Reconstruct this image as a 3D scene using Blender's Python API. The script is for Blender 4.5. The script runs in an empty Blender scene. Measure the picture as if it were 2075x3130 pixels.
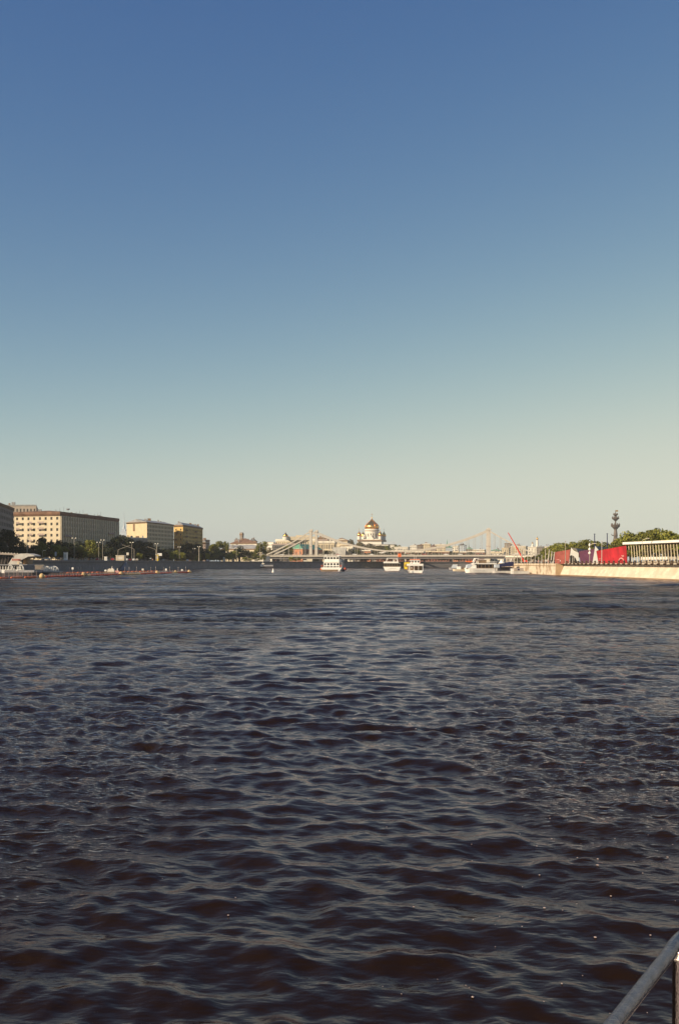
import bpy, bmesh, math, random
import numpy as np
from mathutils import Vector, Matrix
random.seed(7)
S = bpy.context.scene
COL = S.collection
R = math.radians
# ------------------------------------------------------------------ camera
F, HZ, CX, CH = 3043.0, 1721.0, 1037.5, 4.5
cam = bpy.data.cameras.new('camera'); co = bpy.data.objects.new('camera', cam); COL.objects.link(co)
cam.sensor_fit = 'VERTICAL'; cam.sensor_height = 36.0; cam.sensor_width = 24.0; cam.lens = 35.0
cam.shift_y = (HZ-1565)/3130.0
cam.clip_start = 0.1; cam.clip_end = 20000
co.location = (0, 0, CH); co.rotation_euler = (R(90), 0, 0)
S.camera = co
def PX(px, d): return (px-CX)/F*d
def PZ(py, d): return CH+(HZ-py)/F*d
# ------------------------------------------------------------------ light
SUN_AZ, SUN_EL = 236.0, 29.0          # clockwise from +Y (the view direction)
w = bpy.data.worlds.new('World'); S.world = w; w.use_nodes = True
nt = w.node_tree; nt.nodes.clear()
sky = nt.nodes.new('ShaderNodeTexSky'); sky.sky_type = 'NISHITA'; sky.sun_disc = False
sky.sun_elevation = R(SUN_EL); sky.sun_rotation = R(SUN_AZ)
sky.altitude = 0; sky.air_density = 1.6; sky.dust_density = 0.6; sky.ozone_density = 1.0
spc = nt.nodes.new('ShaderNodeSeparateColor'); cbc = nt.nodes.new('ShaderNodeCombineColor')   # film response of the sky, channel by channel
nt.links.new(sky.outputs[0], spc.inputs[0])
def nmath(op, *ins):
    q = nt.nodes.new('ShaderNodeMath'); q.operation = op
    for i_, v_ in enumerate(ins):
        if isinstance(v_, float): q.inputs[i_].default_value = v_
        else: nt.links.new(v_, q.inputs[i_])
    return q.outputs[0]
for ci, (pw_, k_) in enumerate((((1.48, 0.273, 0.011), 0.236), ((0.465, 1.062, -0.249), 0.593), ((0.529, -0.114, 0.218), 2.06))):
    v = nmath('MULTIPLY', nmath('POWER', spc.outputs[0], pw_[0]), nmath('POWER', spc.outputs[1], pw_[1]))
    v = nmath('MULTIPLY', nmath('MULTIPLY', v, nmath('POWER', spc.outputs[2], pw_[2])), k_*1.05)
    sh_ = (6.9, 7.3, 6.5)[ci]                                              # soft shoulder
    q_ = nmath('POWER', nmath('ADD', nmath('POWER', nmath('DIVIDE', v, sh_), 4.0), 1.0), 0.25)
    nt.links.new(nmath('DIVIDE', v, q_), cbc.inputs[ci])
bg = nt.nodes.new('ShaderNodeBackground'); bg.inputs[1].default_value = 0.076
wo = nt.nodes.new('ShaderNodeOutputWorld')
nt.links.new(cbc.outputs[0], bg.inputs[0]); nt.links.new(bg.outputs[0], wo.inputs[0])
sl = bpy.data.lights.new('sun', 'SUN'); sl.energy = 5.0; sl.angle = R(0.5); sl.color = (1.0, 0.83, 0.60)
so = bpy.data.objects.new('sun', sl); COL.objects.link(so)
sd = Vector((math.sin(R(SUN_AZ))*math.cos(R(SUN_EL)), math.cos(R(SUN_AZ))*math.cos(R(SUN_EL)), math.sin(R(SUN_EL))))
so.rotation_euler = sd.to_track_quat('Z', 'Y').to_euler(); so.location = (0, 0, 300)
S.view_settings.view_transform = 'Standard'; S.view_settings.look = 'None'
S.view_settings.exposure = 0.4; S.view_settings.gamma = 1.0
S.render.engine = 'CYCLES'
# ------------------------------------------------------------------ materials
def mat(name, col, rough=0.8, metal=0.0, var=0.12, scale=0.35, stretch=(1, 1, 1), col2=None, bump=0.0, bscale=None, spec=0.3):
    m = bpy.data.materials.new(name); m.use_nodes = True; n = m.node_tree; b = n.nodes['Principled BSDF']
    b.inputs['Roughness'].default_value = rough; b.inputs['Metallic'].default_value = metal
    b.inputs['Specular IOR Level'].default_value = spec
    tc = n.nodes.new('ShaderNodeTexCoord'); mp = n.nodes.new('ShaderNodeMapping'); mp.inputs['Scale'].default_value = stretch
    nz = n.nodes.new('ShaderNodeTexNoise'); nz.inputs['Scale'].default_value = scale; nz.inputs['Detail'].default_value = 6
    rp = n.nodes.new('ShaderNodeValToRGB')
    c2 = col2 or tuple(c*(1-var*2) for c in col); c1 = tuple(min(1, c*(1+var)) for c in col)
    rp.color_ramp.elements[0].position = 0.3; rp.color_ramp.elements[0].color = (*c2, 1)
    rp.color_ramp.elements[1].position = 0.7; rp.color_ramp.elements[1].color = (*c1, 1)
    n.links.new(tc.outputs['Object'], mp.inputs[0]); n.links.new(mp.outputs[0], nz.inputs[0])
    n.links.new(nz.outputs[0], rp.inputs[0]); n.links.new(rp.outputs[0], b.inputs['Base Color'])
    if bump:
        bp = n.nodes.new('ShaderNodeBump'); bp.inputs['Strength'].default_value = bump; bp.inputs['Distance'].default_value = 0.05
        n2 = n.nodes.new('ShaderNodeTexNoise'); n2.inputs['Scale'].default_value = bscale or scale*8; n2.inputs['Detail'].default_value = 4
        n.links.new(mp.outputs[0], n2.inputs[0]); n.links.new(n2.outputs[0], bp.inputs['Height']); n.links.new(bp.outputs[0], b.inputs['Normal'])
    return m
def stone_mat(name, col, mortar, bw=1.2, bh=0.5, horiz=True, blot=0.0):
    m = bpy.data.materials.new(name); m.use_nodes = True; n = m.node_tree; b = n.nodes['Principled BSDF']
    b.inputs['Roughness'].default_value = 0.85; b.inputs['Specular IOR Level'].default_value = 0.2
    tc = n.nodes.new('ShaderNodeTexCoord'); sx = n.nodes.new('ShaderNodeSeparateXYZ'); ad = n.nodes.new('ShaderNodeMath'); ad.operation = 'ADD'
    cb = n.nodes.new('ShaderNodeCombineXYZ'); br = n.nodes.new('ShaderNodeTexBrick')
    n.links.new(tc.outputs['Object'], sx.inputs[0]); n.links.new(sx.outputs[0], ad.inputs[0]); n.links.new(sx.outputs[1], ad.inputs[1])
    n.links.new(ad.outputs[0], cb.inputs[0]); n.links.new(sx.outputs[2], cb.inputs[1]); n.links.new(cb.outputs[0], br.inputs[0])
    br.inputs['Scale'].default_value = 1.0; br.inputs['Brick Width'].default_value = bw; br.inputs['Row Height'].default_value = bh
    br.inputs['Mortar Size'].default_value = 0.02; br.inputs['Color1'].default_value = (*col, 1)
    br.inputs['Color2'].default_value = (*[c*0.8 for c in col], 1); br.inputs['Mortar'].default_value = (*mortar, 1)
    nz = n.nodes.new('ShaderNodeTexNoise'); nz.inputs['Scale'].default_value = 0.25; nz.inputs['Detail'].default_value = 8
    rp = n.nodes.new('ShaderNodeValToRGB'); rp.color_ramp.elements[0].position = 0.35; rp.color_ramp.elements[0].color = (0.88-blot*.45, 0.86-blot*.52, 0.82-blot*.55, 1)
    rp.color_ramp.elements[1].position = 0.55; rp.color_ramp.elements[1].color = (1, 1, 1, 1)
    mm = n.nodes.new('ShaderNodeMix'); mm.data_type = 'RGBA'; mm.blend_type = 'MULTIPLY'; mm.inputs[0].default_value = 1
    n.links.new(tc.outputs['Object'], nz.inputs[0]); n.links.new(nz.outputs[0], rp.inputs[0])
    n.links.new(br.outputs[0], mm.inputs[6]); n.links.new(rp.outputs[0], mm.inputs[7]); n.links.new(mm.outputs[2], b.inputs['Base Color'])
    return m
M = {}
M['granite_dark'] = stone_mat('granite_dark', (0.24, 0.225, 0.22), (0.10, 0.095, 0.09), 1.6, 0.7)
M['quay_light'] = stone_mat('quay_light', (0.66, 0.565, 0.43), (0.54, 0.46, 0.34), 2.2, 1.1)
M['quay_blotch'] = stone_mat('quay_blotch', (0.70, 0.58, 0.43), (0.5, 0.39, 0.28), 2.0, 0.9, blot=0.9)
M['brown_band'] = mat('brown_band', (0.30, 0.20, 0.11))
M['quay_band'] = mat('quay_band', (0.50, 0.39, 0.26))
M['asphalt'] = mat('asphalt', (0.055, 0.053, 0.05), 0.9, scale=0.1)
M['ground'] = mat('ground', (0.12, 0.105, 0.08), 0.95, scale=0.01)
M['cream'] = mat('cream', (0.60, 0.50, 0.35), var=0.06)
M['greybeige'] = mat('greybeige', (0.36, 0.30, 0.245), var=0.1)
M['greybrown'] = mat('greybrown', (0.26, 0.215, 0.18), var=0.1)
M['yellow'] = mat('yellow', (0.62, 0.49, 0.31), var=0.06)
M['ochre'] = mat('ochre', (0.56, 0.38, 0.14), var=0.08)
M['olive_wall'] = mat('olive_wall', (0.33, 0.27, 0.155), var=0.1)
M['pinkgrey'] = mat('pinkgrey', (0.38, 0.29, 0.25), var=0.1)
M['white_wall'] = mat('white_wall', (0.74, 0.68, 0.58), var=0.05)
M['offwhite'] = mat('offwhite', (0.66, 0.60, 0.50), var=0.05)
M['brick'] = mat('brick', (0.46, 0.20, 0.11), var=0.12, scale=1)
M['shaded_brick'] = mat('shaded_brick', (0.20, 0.085, 0.06), var=0.12, scale=1)  # brick darkened, the shade behind the bridge put into its colour
M['pier'] = mat('pier', (0.52, 0.45, 0.33), var=0.08)
M['rust_roof'] = mat('rust_roof', (0.20, 0.11, 0.07), var=0.2, scale=0.3)
M['grey_roof'] = mat('grey_roof', (0.30, 0.29, 0.28), 0.5, var=0.15, scale=0.3)
M['green_roof'] = mat('green_roof', (0.13, 0.30, 0.19), 0.6, var=0.1, scale=0.3)
M['brown_trim'] = mat('brown_trim', (0.22, 0.14, 0.085))
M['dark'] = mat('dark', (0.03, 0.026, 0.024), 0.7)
M['darkgrey'] = mat('darkgrey', (0.10, 0.095, 0.09), 0.6)
M['steel_white'] = mat('steel_white', (0.47, 0.42, 0.355), 0.5, var=0.05, scale=0.6)
M['girder'] = mat('girder', (0.13, 0.12, 0.12), 0.6)
M['glass'] = mat('glass', (0.025, 0.022, 0.022), 0.12, var=0.2, scale=3, spec=0.7)
M['frame'] = mat('frame', (0.30, 0.25, 0.20))
M['gold'] = mat('gold', (0.95, 0.50, 0.13), 0.27, 1.0, var=0.03)
M['gold_rib'] = mat('gold_rib', (0.60, 0.28, 0.07), 0.4, 1.0, var=0.03)
M['bronze'] = mat('bronze', (0.16, 0.125, 0.10), 0.5, 0.4)
M['boat_white'] = mat('boat_white', (0.82, 0.79, 0.72), 0.35, var=0.04, scale=0.8, spec=0.5)
M['boat_grey'] = mat('boat_grey', (0.30, 0.29, 0.29), 0.5)
M['boat_dark'] = mat('boat_dark', (0.05, 0.045, 0.05), 0.5)
M['boat_brown'] = mat('boat_brown', (0.22, 0.15, 0.09), 0.6)
M['navy'] = mat('navy', (0.022, 0.025, 0.075), 0.7)
M['orange'] = mat('orange', (0.72, 0.16, 0.05), 0.6, var=0.15, scale=1.5)
M['float_red'] = mat('float_red', (0.52, 0.09, 0.045), 0.6, var=0.25, scale=0.8)
M['float_yellow'] = mat('float_yellow', (0.60, 0.42, 0.20), 0.6, var=0.15)
M['yellow_paint'] = mat('yellow_paint', (0.85, 0.58, 0.03), 0.45)
M['red_paint'] = mat('red_paint', (0.75, 0.07, 0.03), 0.5)
M['red_panel'] = mat('red_panel', (0.50, 0.022, 0.03), 0.75, var=0.22, scale=0.16, bump=0.9, bscale=0.5)
M['rose_panel'] = mat('rose_panel', (0.34, 0.085, 0.062), 0.75, var=0.15, scale=0.15, bump=0.3)
M['purple_panel'] = mat('purple_panel', (0.10, 0.032, 0.075), 0.75, var=0.2, scale=0.12, col2=(0.12, 0.034, 0.055), bump=0.3)
M['pale_print'] = mat('pale_print', (0.72, 0.30, 0.26), 0.8)
M['tent_white'] = mat('tent_white', (0.80, 0.76, 0.68), 0.7, var=0.04)
M['tent_grey'] = mat('tent_grey', (0.36, 0.34, 0.33), 0.8)
M['canopy_grey'] = mat('canopy_grey', (0.52, 0.49, 0.44), 0.7)
M['bollard'] = mat('bollard', (0.09, 0.055, 0.03), 0.6)
M['pole'] = mat('pole', (0.36, 0.31, 0.24), 0.5)
M['lampglass'] = mat('lampglass', (0.75, 0.66, 0.5), 0.3)
M['wood'] = mat('wood', (0.35, 0.2, 0.09), 0.6)
M['car_white'] = mat('car_white', (0.75, 0.73, 0.7), 0.3, spec=0.5)
M['car_red'] = mat('car_red', (0.35, 0.03, 0.03), 0.3, spec=0.5)
M['car_dark'] = mat('car_dark', (0.04, 0.045, 0.06), 0.3, spec=0.5)
M['car_beige'] = mat('car_beige', (0.45, 0.40, 0.32), 0.3, spec=0.5)
M['tyre'] = mat('tyre', (0.02, 0.02, 0.02), 0.9)
M['skin'] = mat('skin', (0.55, 0.33, 0.23), 0.6)
M['cloth_white'] = mat('cloth_white', (0.7, 0.68, 0.65)); M['cloth_pink'] = mat('cloth_pink', (0.65, 0.3, 0.27))
M['cloth_dark'] = mat('cloth_dark', (0.05, 0.05, 0.07)); M['cloth_brown'] = mat('cloth_brown', (0.3, 0.15, 0.08))
M['hair'] = mat('hair', (0.05, 0.03, 0.02))
M['bark'] = mat('bark', (0.10, 0.07, 0.045), 0.9, scale=2)
M['haze_blue'] = mat('haze_blue', (0.46, 0.50, 0.54), 0.9, var=0.05)  # distance haze put into the far towers' colour; nearer parts share it
def steel():
    m = mat('brushed_steel', (0.42, 0.33, 0.29), 0.2, 1.0, var=0.1, scale=30, stretch=(1, 1, 1), bump=0.25, bscale=160); return m
M['steel'] = steel()
def leafmat(name, c1, c2):
    m = bpy.data.materials.new(name); m.use_nodes = True; n = m.node_tree; b = n.nodes['Principled BSDF']
    b.inputs['Roughness'].default_value = 0.6; b.inputs['Specular IOR Level'].default_value = 0.25
    g = n.nodes.new('ShaderNodeNewGeometry'); rp = n.nodes.new('ShaderNodeValToRGB')
    rp.color_ramp.elements[0].color = (*c1, 1); rp.color_ramp.elements[1].color = (*c2, 1)
    n.links.new(g.outputs['Random Per Island'], rp.inputs[0]); n.links.new(rp.outputs[0], b.inputs['Base Color'])
    return m
M['leaf_dark'] = leafmat('leaf_dark', (0.012, 0.017, 0.005), (0.034, 0.040, 0.010))  # shade on the tree rows is put into this dark leaf colour
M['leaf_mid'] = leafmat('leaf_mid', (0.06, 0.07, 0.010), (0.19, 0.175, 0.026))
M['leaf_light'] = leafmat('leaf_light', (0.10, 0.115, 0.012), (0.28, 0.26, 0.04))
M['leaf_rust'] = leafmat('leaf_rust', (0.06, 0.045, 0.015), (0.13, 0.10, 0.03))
# ------------------------------------------------------------------ mesh builder
class MB:
    def __init__(s): s.v = []; s.f = []; s.m = []
    def add(s, vs, fs, m=0):
        o = len(s.v); s.v += [tuple(v) for v in vs]; s.f += [tuple(i+o for i in f) for f in fs]; s.m += [m]*len(fs); return s
    def box(s, x0, x1, y0, y1, z0, z1, m=0):
        return s.add([(x0,y0,z0),(x1,y0,z0),(x1,y1,z0),(x0,y1,z0),(x0,y0,z1),(x1,y0,z1),(x1,y1,z1),(x0,y1,z1)],
            [(0,3,2,1),(4,5,6,7),(0,1,5,4),(1,2,6,5),(2,3,7,6),(3,0,4,7)], m)
    def prism(s, pts, z0, z1, m=0, top=None):
        n = len(pts); t = top or pts
        return s.add([(p[0],p[1],z0) for p in pts]+[(p[0],p[1],z1) for p in t],
            [tuple(range(n-1,-1,-1)), tuple(range(n,2*n))]+[(i,(i+1)%n,(i+1)%n+n,i+n) for i in range(n)], m)
    def slab(s, P, Q, z0, z1, t0, t1, m=0):
        """box standing along the ground line P-Q, from t0 to t1 outwards (right-hand side of P->Q)"""
        d = Vector((Q[0]-P[0], Q[1]-P[1])).normalized(); n = Vector((d.y, -d.x))
        a = Vector(P[:2]); b = Vector(Q[:2])
        return s.prism([tuple(a+n*t1), tuple(b+n*t1), tuple(b+n*t0), tuple(a+n*t0)], z0, z1, m)
    def side(s, pts, y0, y1, m=0):
        """polygon in x-z extruded along y"""
        n = len(pts)
        return s.add([(p[0],y0,p[1]) for p in pts]+[(p[0],y1,p[1]) for p in pts],
            [tuple(range(n)), tuple(range(2*n-1,n-1,-1))]+[(i,i+n,(i+1)%n+n,(i+1)%n) for i in range(n)], m)
    def lathe(s, prof, n=16, c=(0,0,0), m=0, cap=True):
        vs = []; fs = []
        for r, z in prof:
            for k in range(n):
                a = 2*math.pi*k/n; vs.append((c[0]+r*math.cos(a), c[1]+r*math.sin(a), c[2]+z))
        for j in range(len(prof)-1):
            for k in range(n):
                fs.append((j*n+k, j*n+(k+1)%n, (j+1)*n+(k+1)%n, (j+1)*n+k))
        if cap: fs.append(tuple(range(n-1,-1,-1))); fs.append(tuple((len(prof)-1)*n+k for k in range(n)))
        return s.add(vs, fs, m)
    def tube(s, pts, r, n=6, m=0):
        pts = [Vector(p) for p in pts]; rs = r if isinstance(r, (list, tuple)) else [r]*len(pts)
        vs = []; fs = []; up = Vector((0, 0, 1))
        for i, p in enumerate(pts):
            a = pts[max(0, i-1)]; b = pts[min(len(pts)-1, i+1)]; t = (b-a).normalized()
            u = t.cross(up)
            if u.length < 1e-3: u = Vector((1, 0, 0))
            u.normalize(); v = u.cross(t).normalized()
            for k in range(n):
                q = 2*math.pi*k/n; vs.append(p+(u*math.cos(q)+v*math.sin(q))*rs[i])
        for i in range(len(pts)-1):
            for k in range(n): fs.append((i*n+k, i*n+(k+1)%n, (i+1)*n+(k+1)%n, (i+1)*n+k))
        fs.append(tuple(range(n-1,-1,-1))); fs.append(tuple((len(pts)-1)*n+k for k in range(n)))
        return s.add(vs, fs, m)
    def mesh(s, name, mats, smooth=False, off=(0,0,0)):
        me = bpy.data.meshes.new(name)
        me.from_pydata([(v[0]-off[0], v[1]-off[1], v[2]-off[2]) for v in s.v], [], s.f)
        for k in (mats if isinstance(mats, (list, tuple)) else [mats]): me.materials.append(M[k] if isinstance(k, str) else k)
        me.polygons.foreach_set('material_index', s.m)
        if smooth: me.polygons.foreach_set('use_smooth', [True]*len(me.polygons))
        me.update(); return me
    def build(s, name, mats, parent=None, smooth=False, off=None, loc=(0,0,0), rz=0):
        me = s.mesh(name, mats, smooth, off or (0,0,0))
        return link(name, me, parent, loc, rz)
def link(name, me, parent=None, loc=(0,0,0), rz=0):
    o = bpy.data.objects.new(name, me); COL.objects.link(o); o.parent = parent; o.location = loc; o.rotation_euler = (0,0,rz); return o
def tag(o, label=None, cat=None, group=None, kind=None):
    if label: o['label'] = label
    if cat: o['category'] = cat
    if group: o['group'] = group
    if kind: o['kind'] = kind
    return o
def thing(name, label, cat, loc=(0,0,0), rz=0, group=None):
    o = bpy.data.objects.new(name, None); COL.objects.link(o); o.location = loc; o.rotation_euler = (0,0,rz)
    o.empty_display_size = 0.5
    return tag(o, label, cat, group)
KIDS = {}
def copy_tree(o, parent=None, top=True):
    c = o.copy(); COL.objects.link(c); c.parent = parent
    for ch in [x for x in list(COL.objects) if x.parent is o]: copy_tree(ch, c, False)
    return c
def struct(o, cat=None): o['kind'] = 'structure'; return o
# ------------------------------------------------------------------ banks and ground
LG, RG = 5.2, 4.15                      # street level on the left and right bank
BL = [(-190,60),(-172,250),(-146,400),(-139,456),(-128,600),(-117,770),(-100,835),(-62,890),(22,972),(120,1002),(260,1020),(600,1060),(1500,1150)]
BR = [(96,60),(93.5,200),(90.6,265),(83.6,378),(82.2,379),(81.4,470),(84,560),(92,660),(112,780),(152,930),(230,960),(600,985),(1500,1060)]
def ground(name, pts, z, m):
    me = bpy.data.meshes.new(name); bm = bmesh.new(); vs = [bm.verts.new((x, y, z)) for x, y in pts]
    f = bm.faces.new(vs); bmesh.ops.triangulate(bm, faces=[f]); bmesh.ops.recalc_face_normals(bm, faces=bm.faces)
    if sum(q.normal.z for q in bm.faces) < 0: bmesh.ops.reverse_faces(bm, faces=bm.faces)
    bm.to_mesh(me); bm.free(); me.materials.append(M[m]); return struct(link(name, me))
ground('ground', [(-190,60),(-9000,60),(-9000,9000),(9000,9000),(9000,1700),(1500,1150)]+BL[::-1][1:-1], LG, 'ground')
ground('ground', [(1500,1060),(9000,1060),(9000,60),(96,60)]+BR[1:-1], RG, 'ground')
def offs(line, d):
    out = []
    for i, p in enumerate(line):
        a = Vector(line[max(0,i-1)]); b = Vector(line[min(len(line)-1,i+1)]); t = (b-a).normalized(); out.append((p[0]-t.y*d, p[1]+t.x*d))
    return out
def ribbon(name, line, d0, d1, z, m, z2=None):
    A = offs(line, d0); B = offs(line, d1); mb = MB()
    for i in range(len(line)-1):
        mb.add([(*A[i], z), (*A[i+1], z), (*B[i+1], z2 or z), (*B[i], z2 or z)], [(0,1,2,3)])
    return mb.build(name, m)
struct(ribbon('road', BL, 8, 24, LG+0.004, 'asphalt'))
struct(ribbon('pavement', BL, 0.5, 7.9, LG+0.12, 'greybrown'))
def wall(name, line, prof, mats, label, cat='wall', side=1):
    """sweep the profile (inland offset, z, material) along a line"""
    t = thing(name, label, cat, (line[0][0], line[0][1], 0)); mb = MB()
    L = [offs(line, p[0]*side) for p in prof]
    for j in range(len(prof)-1):
        for i in range(len(line)-1):
            mb.add([(*L[j][i], prof[j][1]), (*L[j][i+1], prof[j][1]), (*L[j+1][i+1], prof[j+1][1]), (*L[j+1][i], prof[j+1][1])], [(0,1,2,3)], prof[j][2])
    for e in (0, -1):
        mb.add([(*L[j][e], prof[j][1]) for j in range(len(prof))], [tuple(range(len(prof)))], 0)
    return t, mb.build('wall_face', mats, t, off=(line[0][0], line[0][1], 0))
# left wall: granite with a parapet
wall('embankment_wall', BL, [(0,-1,0),(0.3,4.6,0),(-0.1,4.6,1),(-0.1,5.0,1),(0.35,5.0,0),(0.35,5.95,0),(0.85,5.95,0),(0.85,4.0,0)], ['granite_dark','darkgrey'],
     'long dark granite embankment wall along the far left bank of the river', 'embankment wall')
wall('embankment_wall', BR[:4], [(0,-1,2),(0.03,0.15,2),(0.08,0.15,0),(1.35,3.3,0),(1.32,3.3,1),(1.33,3.44,1),(1.38,3.44,0),(1.5,4.35,0),(2.3,4.35,0),(2.3,3,0)], ['quay_light','quay_band','brown_band'],
     'smooth pale cream sloping embankment wall lit by the sun on the right', 'embankment wall', -1)
wall('embankment_wall', BR[4:9], [(0,-1,0),(0.05,3.3,0),(-0.12,3.35,1),(-0.12,3.5,1),(0.1,3.55,0),(0.1,4.35,0),(0.9,4.35,0),(0.9,3,0)], ['quay_blotch','brown_band'],
     'blotched beige stone embankment wall with rusty stains beyond the shaded corner', 'embankment wall', -1)
wall('embankment_wall', BR[8:], [(0,-1,0),(0.2,4.0,0),(0.3,4.9,0),(0.8,4.9,0),(0.8,3,0)], ['granite_dark'],
     'embankment wall of the right bank running on under the suspension bridge', 'embankment wall', -1)
# corner block whose shade is put into the brown stone colour
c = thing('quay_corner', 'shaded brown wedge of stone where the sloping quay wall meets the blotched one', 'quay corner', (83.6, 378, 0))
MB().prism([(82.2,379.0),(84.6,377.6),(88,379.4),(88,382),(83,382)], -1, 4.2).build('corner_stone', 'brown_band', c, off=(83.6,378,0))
# ------------------------------------------------------------------ river water
rng = np.random.default_rng(3)
NW = 96
lam = np.exp(rng.uniform(np.log(0.20), np.log(3.9), NW)); kk = 2*np.pi/lam
th = rng.normal(0.06, 0.60, NW)+np.where(rng.random(NW) < .2, .75, 0)       # travel direction about the view axis
kx, ky = kk*np.sin(th), kk*np.cos(th); ph = rng.uniform(0, 2*np.pi, NW)
amp = 0.0062*lam**0.90*np.exp(-(lam/3.2)**3)*(1+.42*np.exp(-((np.log(lam)-np.log(.55))/.6)**2))*np.where(lam > 2.0, .72, 1.0)
wakef = np.where(lam < 0.45, 0.28, np.where(lam < 1.2, .82, 1.05))
def smooth(a, b, x): t = np.clip((x-a)/(b-a), 0, 1); return t*t*(3-2*t)
def wake(x, y):
    c = -0.6+0.0004*y*y+0.5*np.sin(y*0.11); half = (3.0+0.032*y)*(1+.18*np.sin(y*.37+x*.8))
    near = smooth(19, 12, y)*smooth(-2.5, 0.2, x+.4*np.sin(y*1.3))
    return np.maximum(smooth(1.3, 0.6, np.abs(x-c)/half)*smooth(330, 200, y), near)
def rolls(x, y, sx, sy, s):
    v = 0
    for i in range(5):
        v = v+np.sin(x*sx*(1.3+.7*i)*(1+.3*math.sin(s+i))+y*sy*(0.9+.6*i)+s*3+i*1.7+1.3*np.sin(x*sx*.7+i))
    return v/5
def wave_h(x, y, dr):
    wk = wake(x, y); gust = 1.0+0.55*rolls(x, y, .02, .09, 2.1)
    h = np.zeros_like(x)
    for i in range(NW):
        f = smooth(2.2, 4.5, lam[i]/dr)
        if not np.any(f > 0): continue
        loc = (1-wk*(1-wakef[i]))*(gust if lam[i] < 1.6 else 1.0)
        p = kx[i]*x+ky[i]*y+ph[i]
        s = np.sin(p+0.35*np.sin(p+0.9*math.sin(i)))
        h += amp[i]*f*loc*((1-np.abs(np.sin(p/2+0.4*np.sin(.31*x+i))))*1.7-0.62 if i % 2 == 0 else s)
    h *= .72+.28*smooth(10, 30, np.hypot(x, y))
    far = smooth(28, 110, np.hypot(x, y))                              # the open, windier reach beyond the boat
    for i in range(18):
        l_ = 2.6*1.085**i; f = smooth(1.8, 3.6, l_/dr)*far
        a_ = .30*math.sin(i*2.4)+.1; p = 2*math.pi/l_*(math.sin(a_)*x+math.cos(a_)*y)+i*1.9
        h += .0062*l_*f*gust*(1-2*np.abs(np.sin(p/2+.5*np.sin(.17*x+.05*y+i)))**.8)
    return h
def river():
    rs = [3.0]
    while rs[-1] < 1350: r = rs[-1]; rs.append(r+min(max(0.028, r*r/8000), 0.0042*r))
    rs = np.array(rs); an = np.linspace(R(-50), R(50), 1150)
    dr = np.maximum(np.gradient(rs), rs*(an[1]-an[0]))
    A, Rr = np.meshgrid(an, rs); x = Rr*np.sin(A); y = Rr*np.cos(A); D = np.repeat(dr[:, None], len(an), 1)
    z = wave_h(x, y, D)
    nr, na = x.shape; N = nr*na
    co_ = np.empty((N, 3), np.float32); co_[:,0] = x.ravel(); co_[:,1] = y.ravel(); co_[:,2] = z.ravel()
    i, j = np.meshgrid(np.arange(nr-1), np.arange(na-1), indexing='ij'); a = (i*na+j).ravel()
    q = np.stack([a, a+na, a+na+1, a+1], 1).astype(np.int32)[:, ::-1]
    me = bpy.data.meshes.new('river'); me.vertices.add(N); me.vertices.foreach_set('co', co_.ravel())
    me.loops.add(q.size); me.loops.foreach_set('vertex_index', np.ascontiguousarray(q).ravel())
    me.polygons.add(len(q)); me.polygons.foreach_set('loop_start', np.arange(0, q.size, 4, dtype=np.int32))
    me.polygons.foreach_set('use_smooth', np.ones(len(q), bool)); me.update(calc_edges=True)
    at = me.attributes.new('wake', 'FLOAT', 'POINT'); at.data.foreach_set('value', wake(x, y).ravel().astype(np.float32))
    at = me.attributes.new('coarse', 'FLOAT', 'POINT'); at.data.foreach_set('value', (smooth(20, 110, Rr)*(1-.62*wake(x, y))).ravel().astype(np.float32))
    m = bpy.data.materials.new('river_water'); m.use_nodes = True; n = m.node_tree; b = n.nodes['Principled BSDF']
    n.nodes.remove(b); b = n.nodes.new('ShaderNodeBsdfGlossy'); b.inputs['Color'].default_value = (0.96, 0.82, 0.82, 1)
    df = n.nodes.new('ShaderNodeBsdfDiffuse'); df.inputs['Color'].default_value = (0.0120, 0.0060, 0.0015, 1); fr = n.nodes.new('ShaderNodeFresnel'); fr.inputs['IOR'].default_value = 1.333
    mxs = n.nodes.new('ShaderNodeMixShader'); n.links.new(fr.outputs[0], mxs.inputs[0]); n.links.new(df.outputs[0], mxs.inputs[1]); n.links.new(b.outputs[0], mxs.inputs[2])
    n.links.new(mxs.outputs[0], n.nodes['Material Output'].inputs['Surface'])
    tc = n.nodes.new('ShaderNodeTexCoord'); mp = n.nodes.new('ShaderNodeMapping'); mp.inputs['Scale'].default_value = (0.6, 1.25, 1); mp.inputs['Rotation'].default_value = (0,0,R(12))
    n.links.new(tc.outputs['Object'], mp.inputs[0])
    n1 = n.nodes.new('ShaderNodeTexNoise'); n1.inputs['Scale'].default_value = 8.0; n1.inputs['Detail'].default_value = 5; n1.inputs['Roughness'].default_value = 0.55
    n2 = n.nodes.new('ShaderNodeTexNoise'); n2.inputs['Scale'].default_value = 1.0; n2.inputs['Detail'].default_value = 4
    n3 = n.nodes.new('ShaderNodeTexNoise'); n3.inputs['Scale'].default_value = 0.045; n3.inputs['Detail'].default_value = 6
    for q_ in (n1, n2): n.links.new(mp.outputs[0], q_.inputs[0])
    mp3 = n.nodes.new('ShaderNodeMapping'); mp3.inputs['Scale'].default_value = (0.45, 1.3, 1); n.links.new(tc.outputs['Object'], mp3.inputs[0]); n.links.new(mp3.outputs[0], n3.inputs[0])
    at_ = n.nodes.new('ShaderNodeAttribute'); at_.attribute_name = 'wake'
    gr = n.nodes.new('ShaderNodeMapRange'); gr.inputs[1].default_value = 0.35; gr.inputs[2].default_value = 0.65; gr.inputs[3].default_value = 0.35; gr.inputs[4].default_value = 1.0
    n.links.new(n3.outputs[0], gr.inputs[0])
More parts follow.
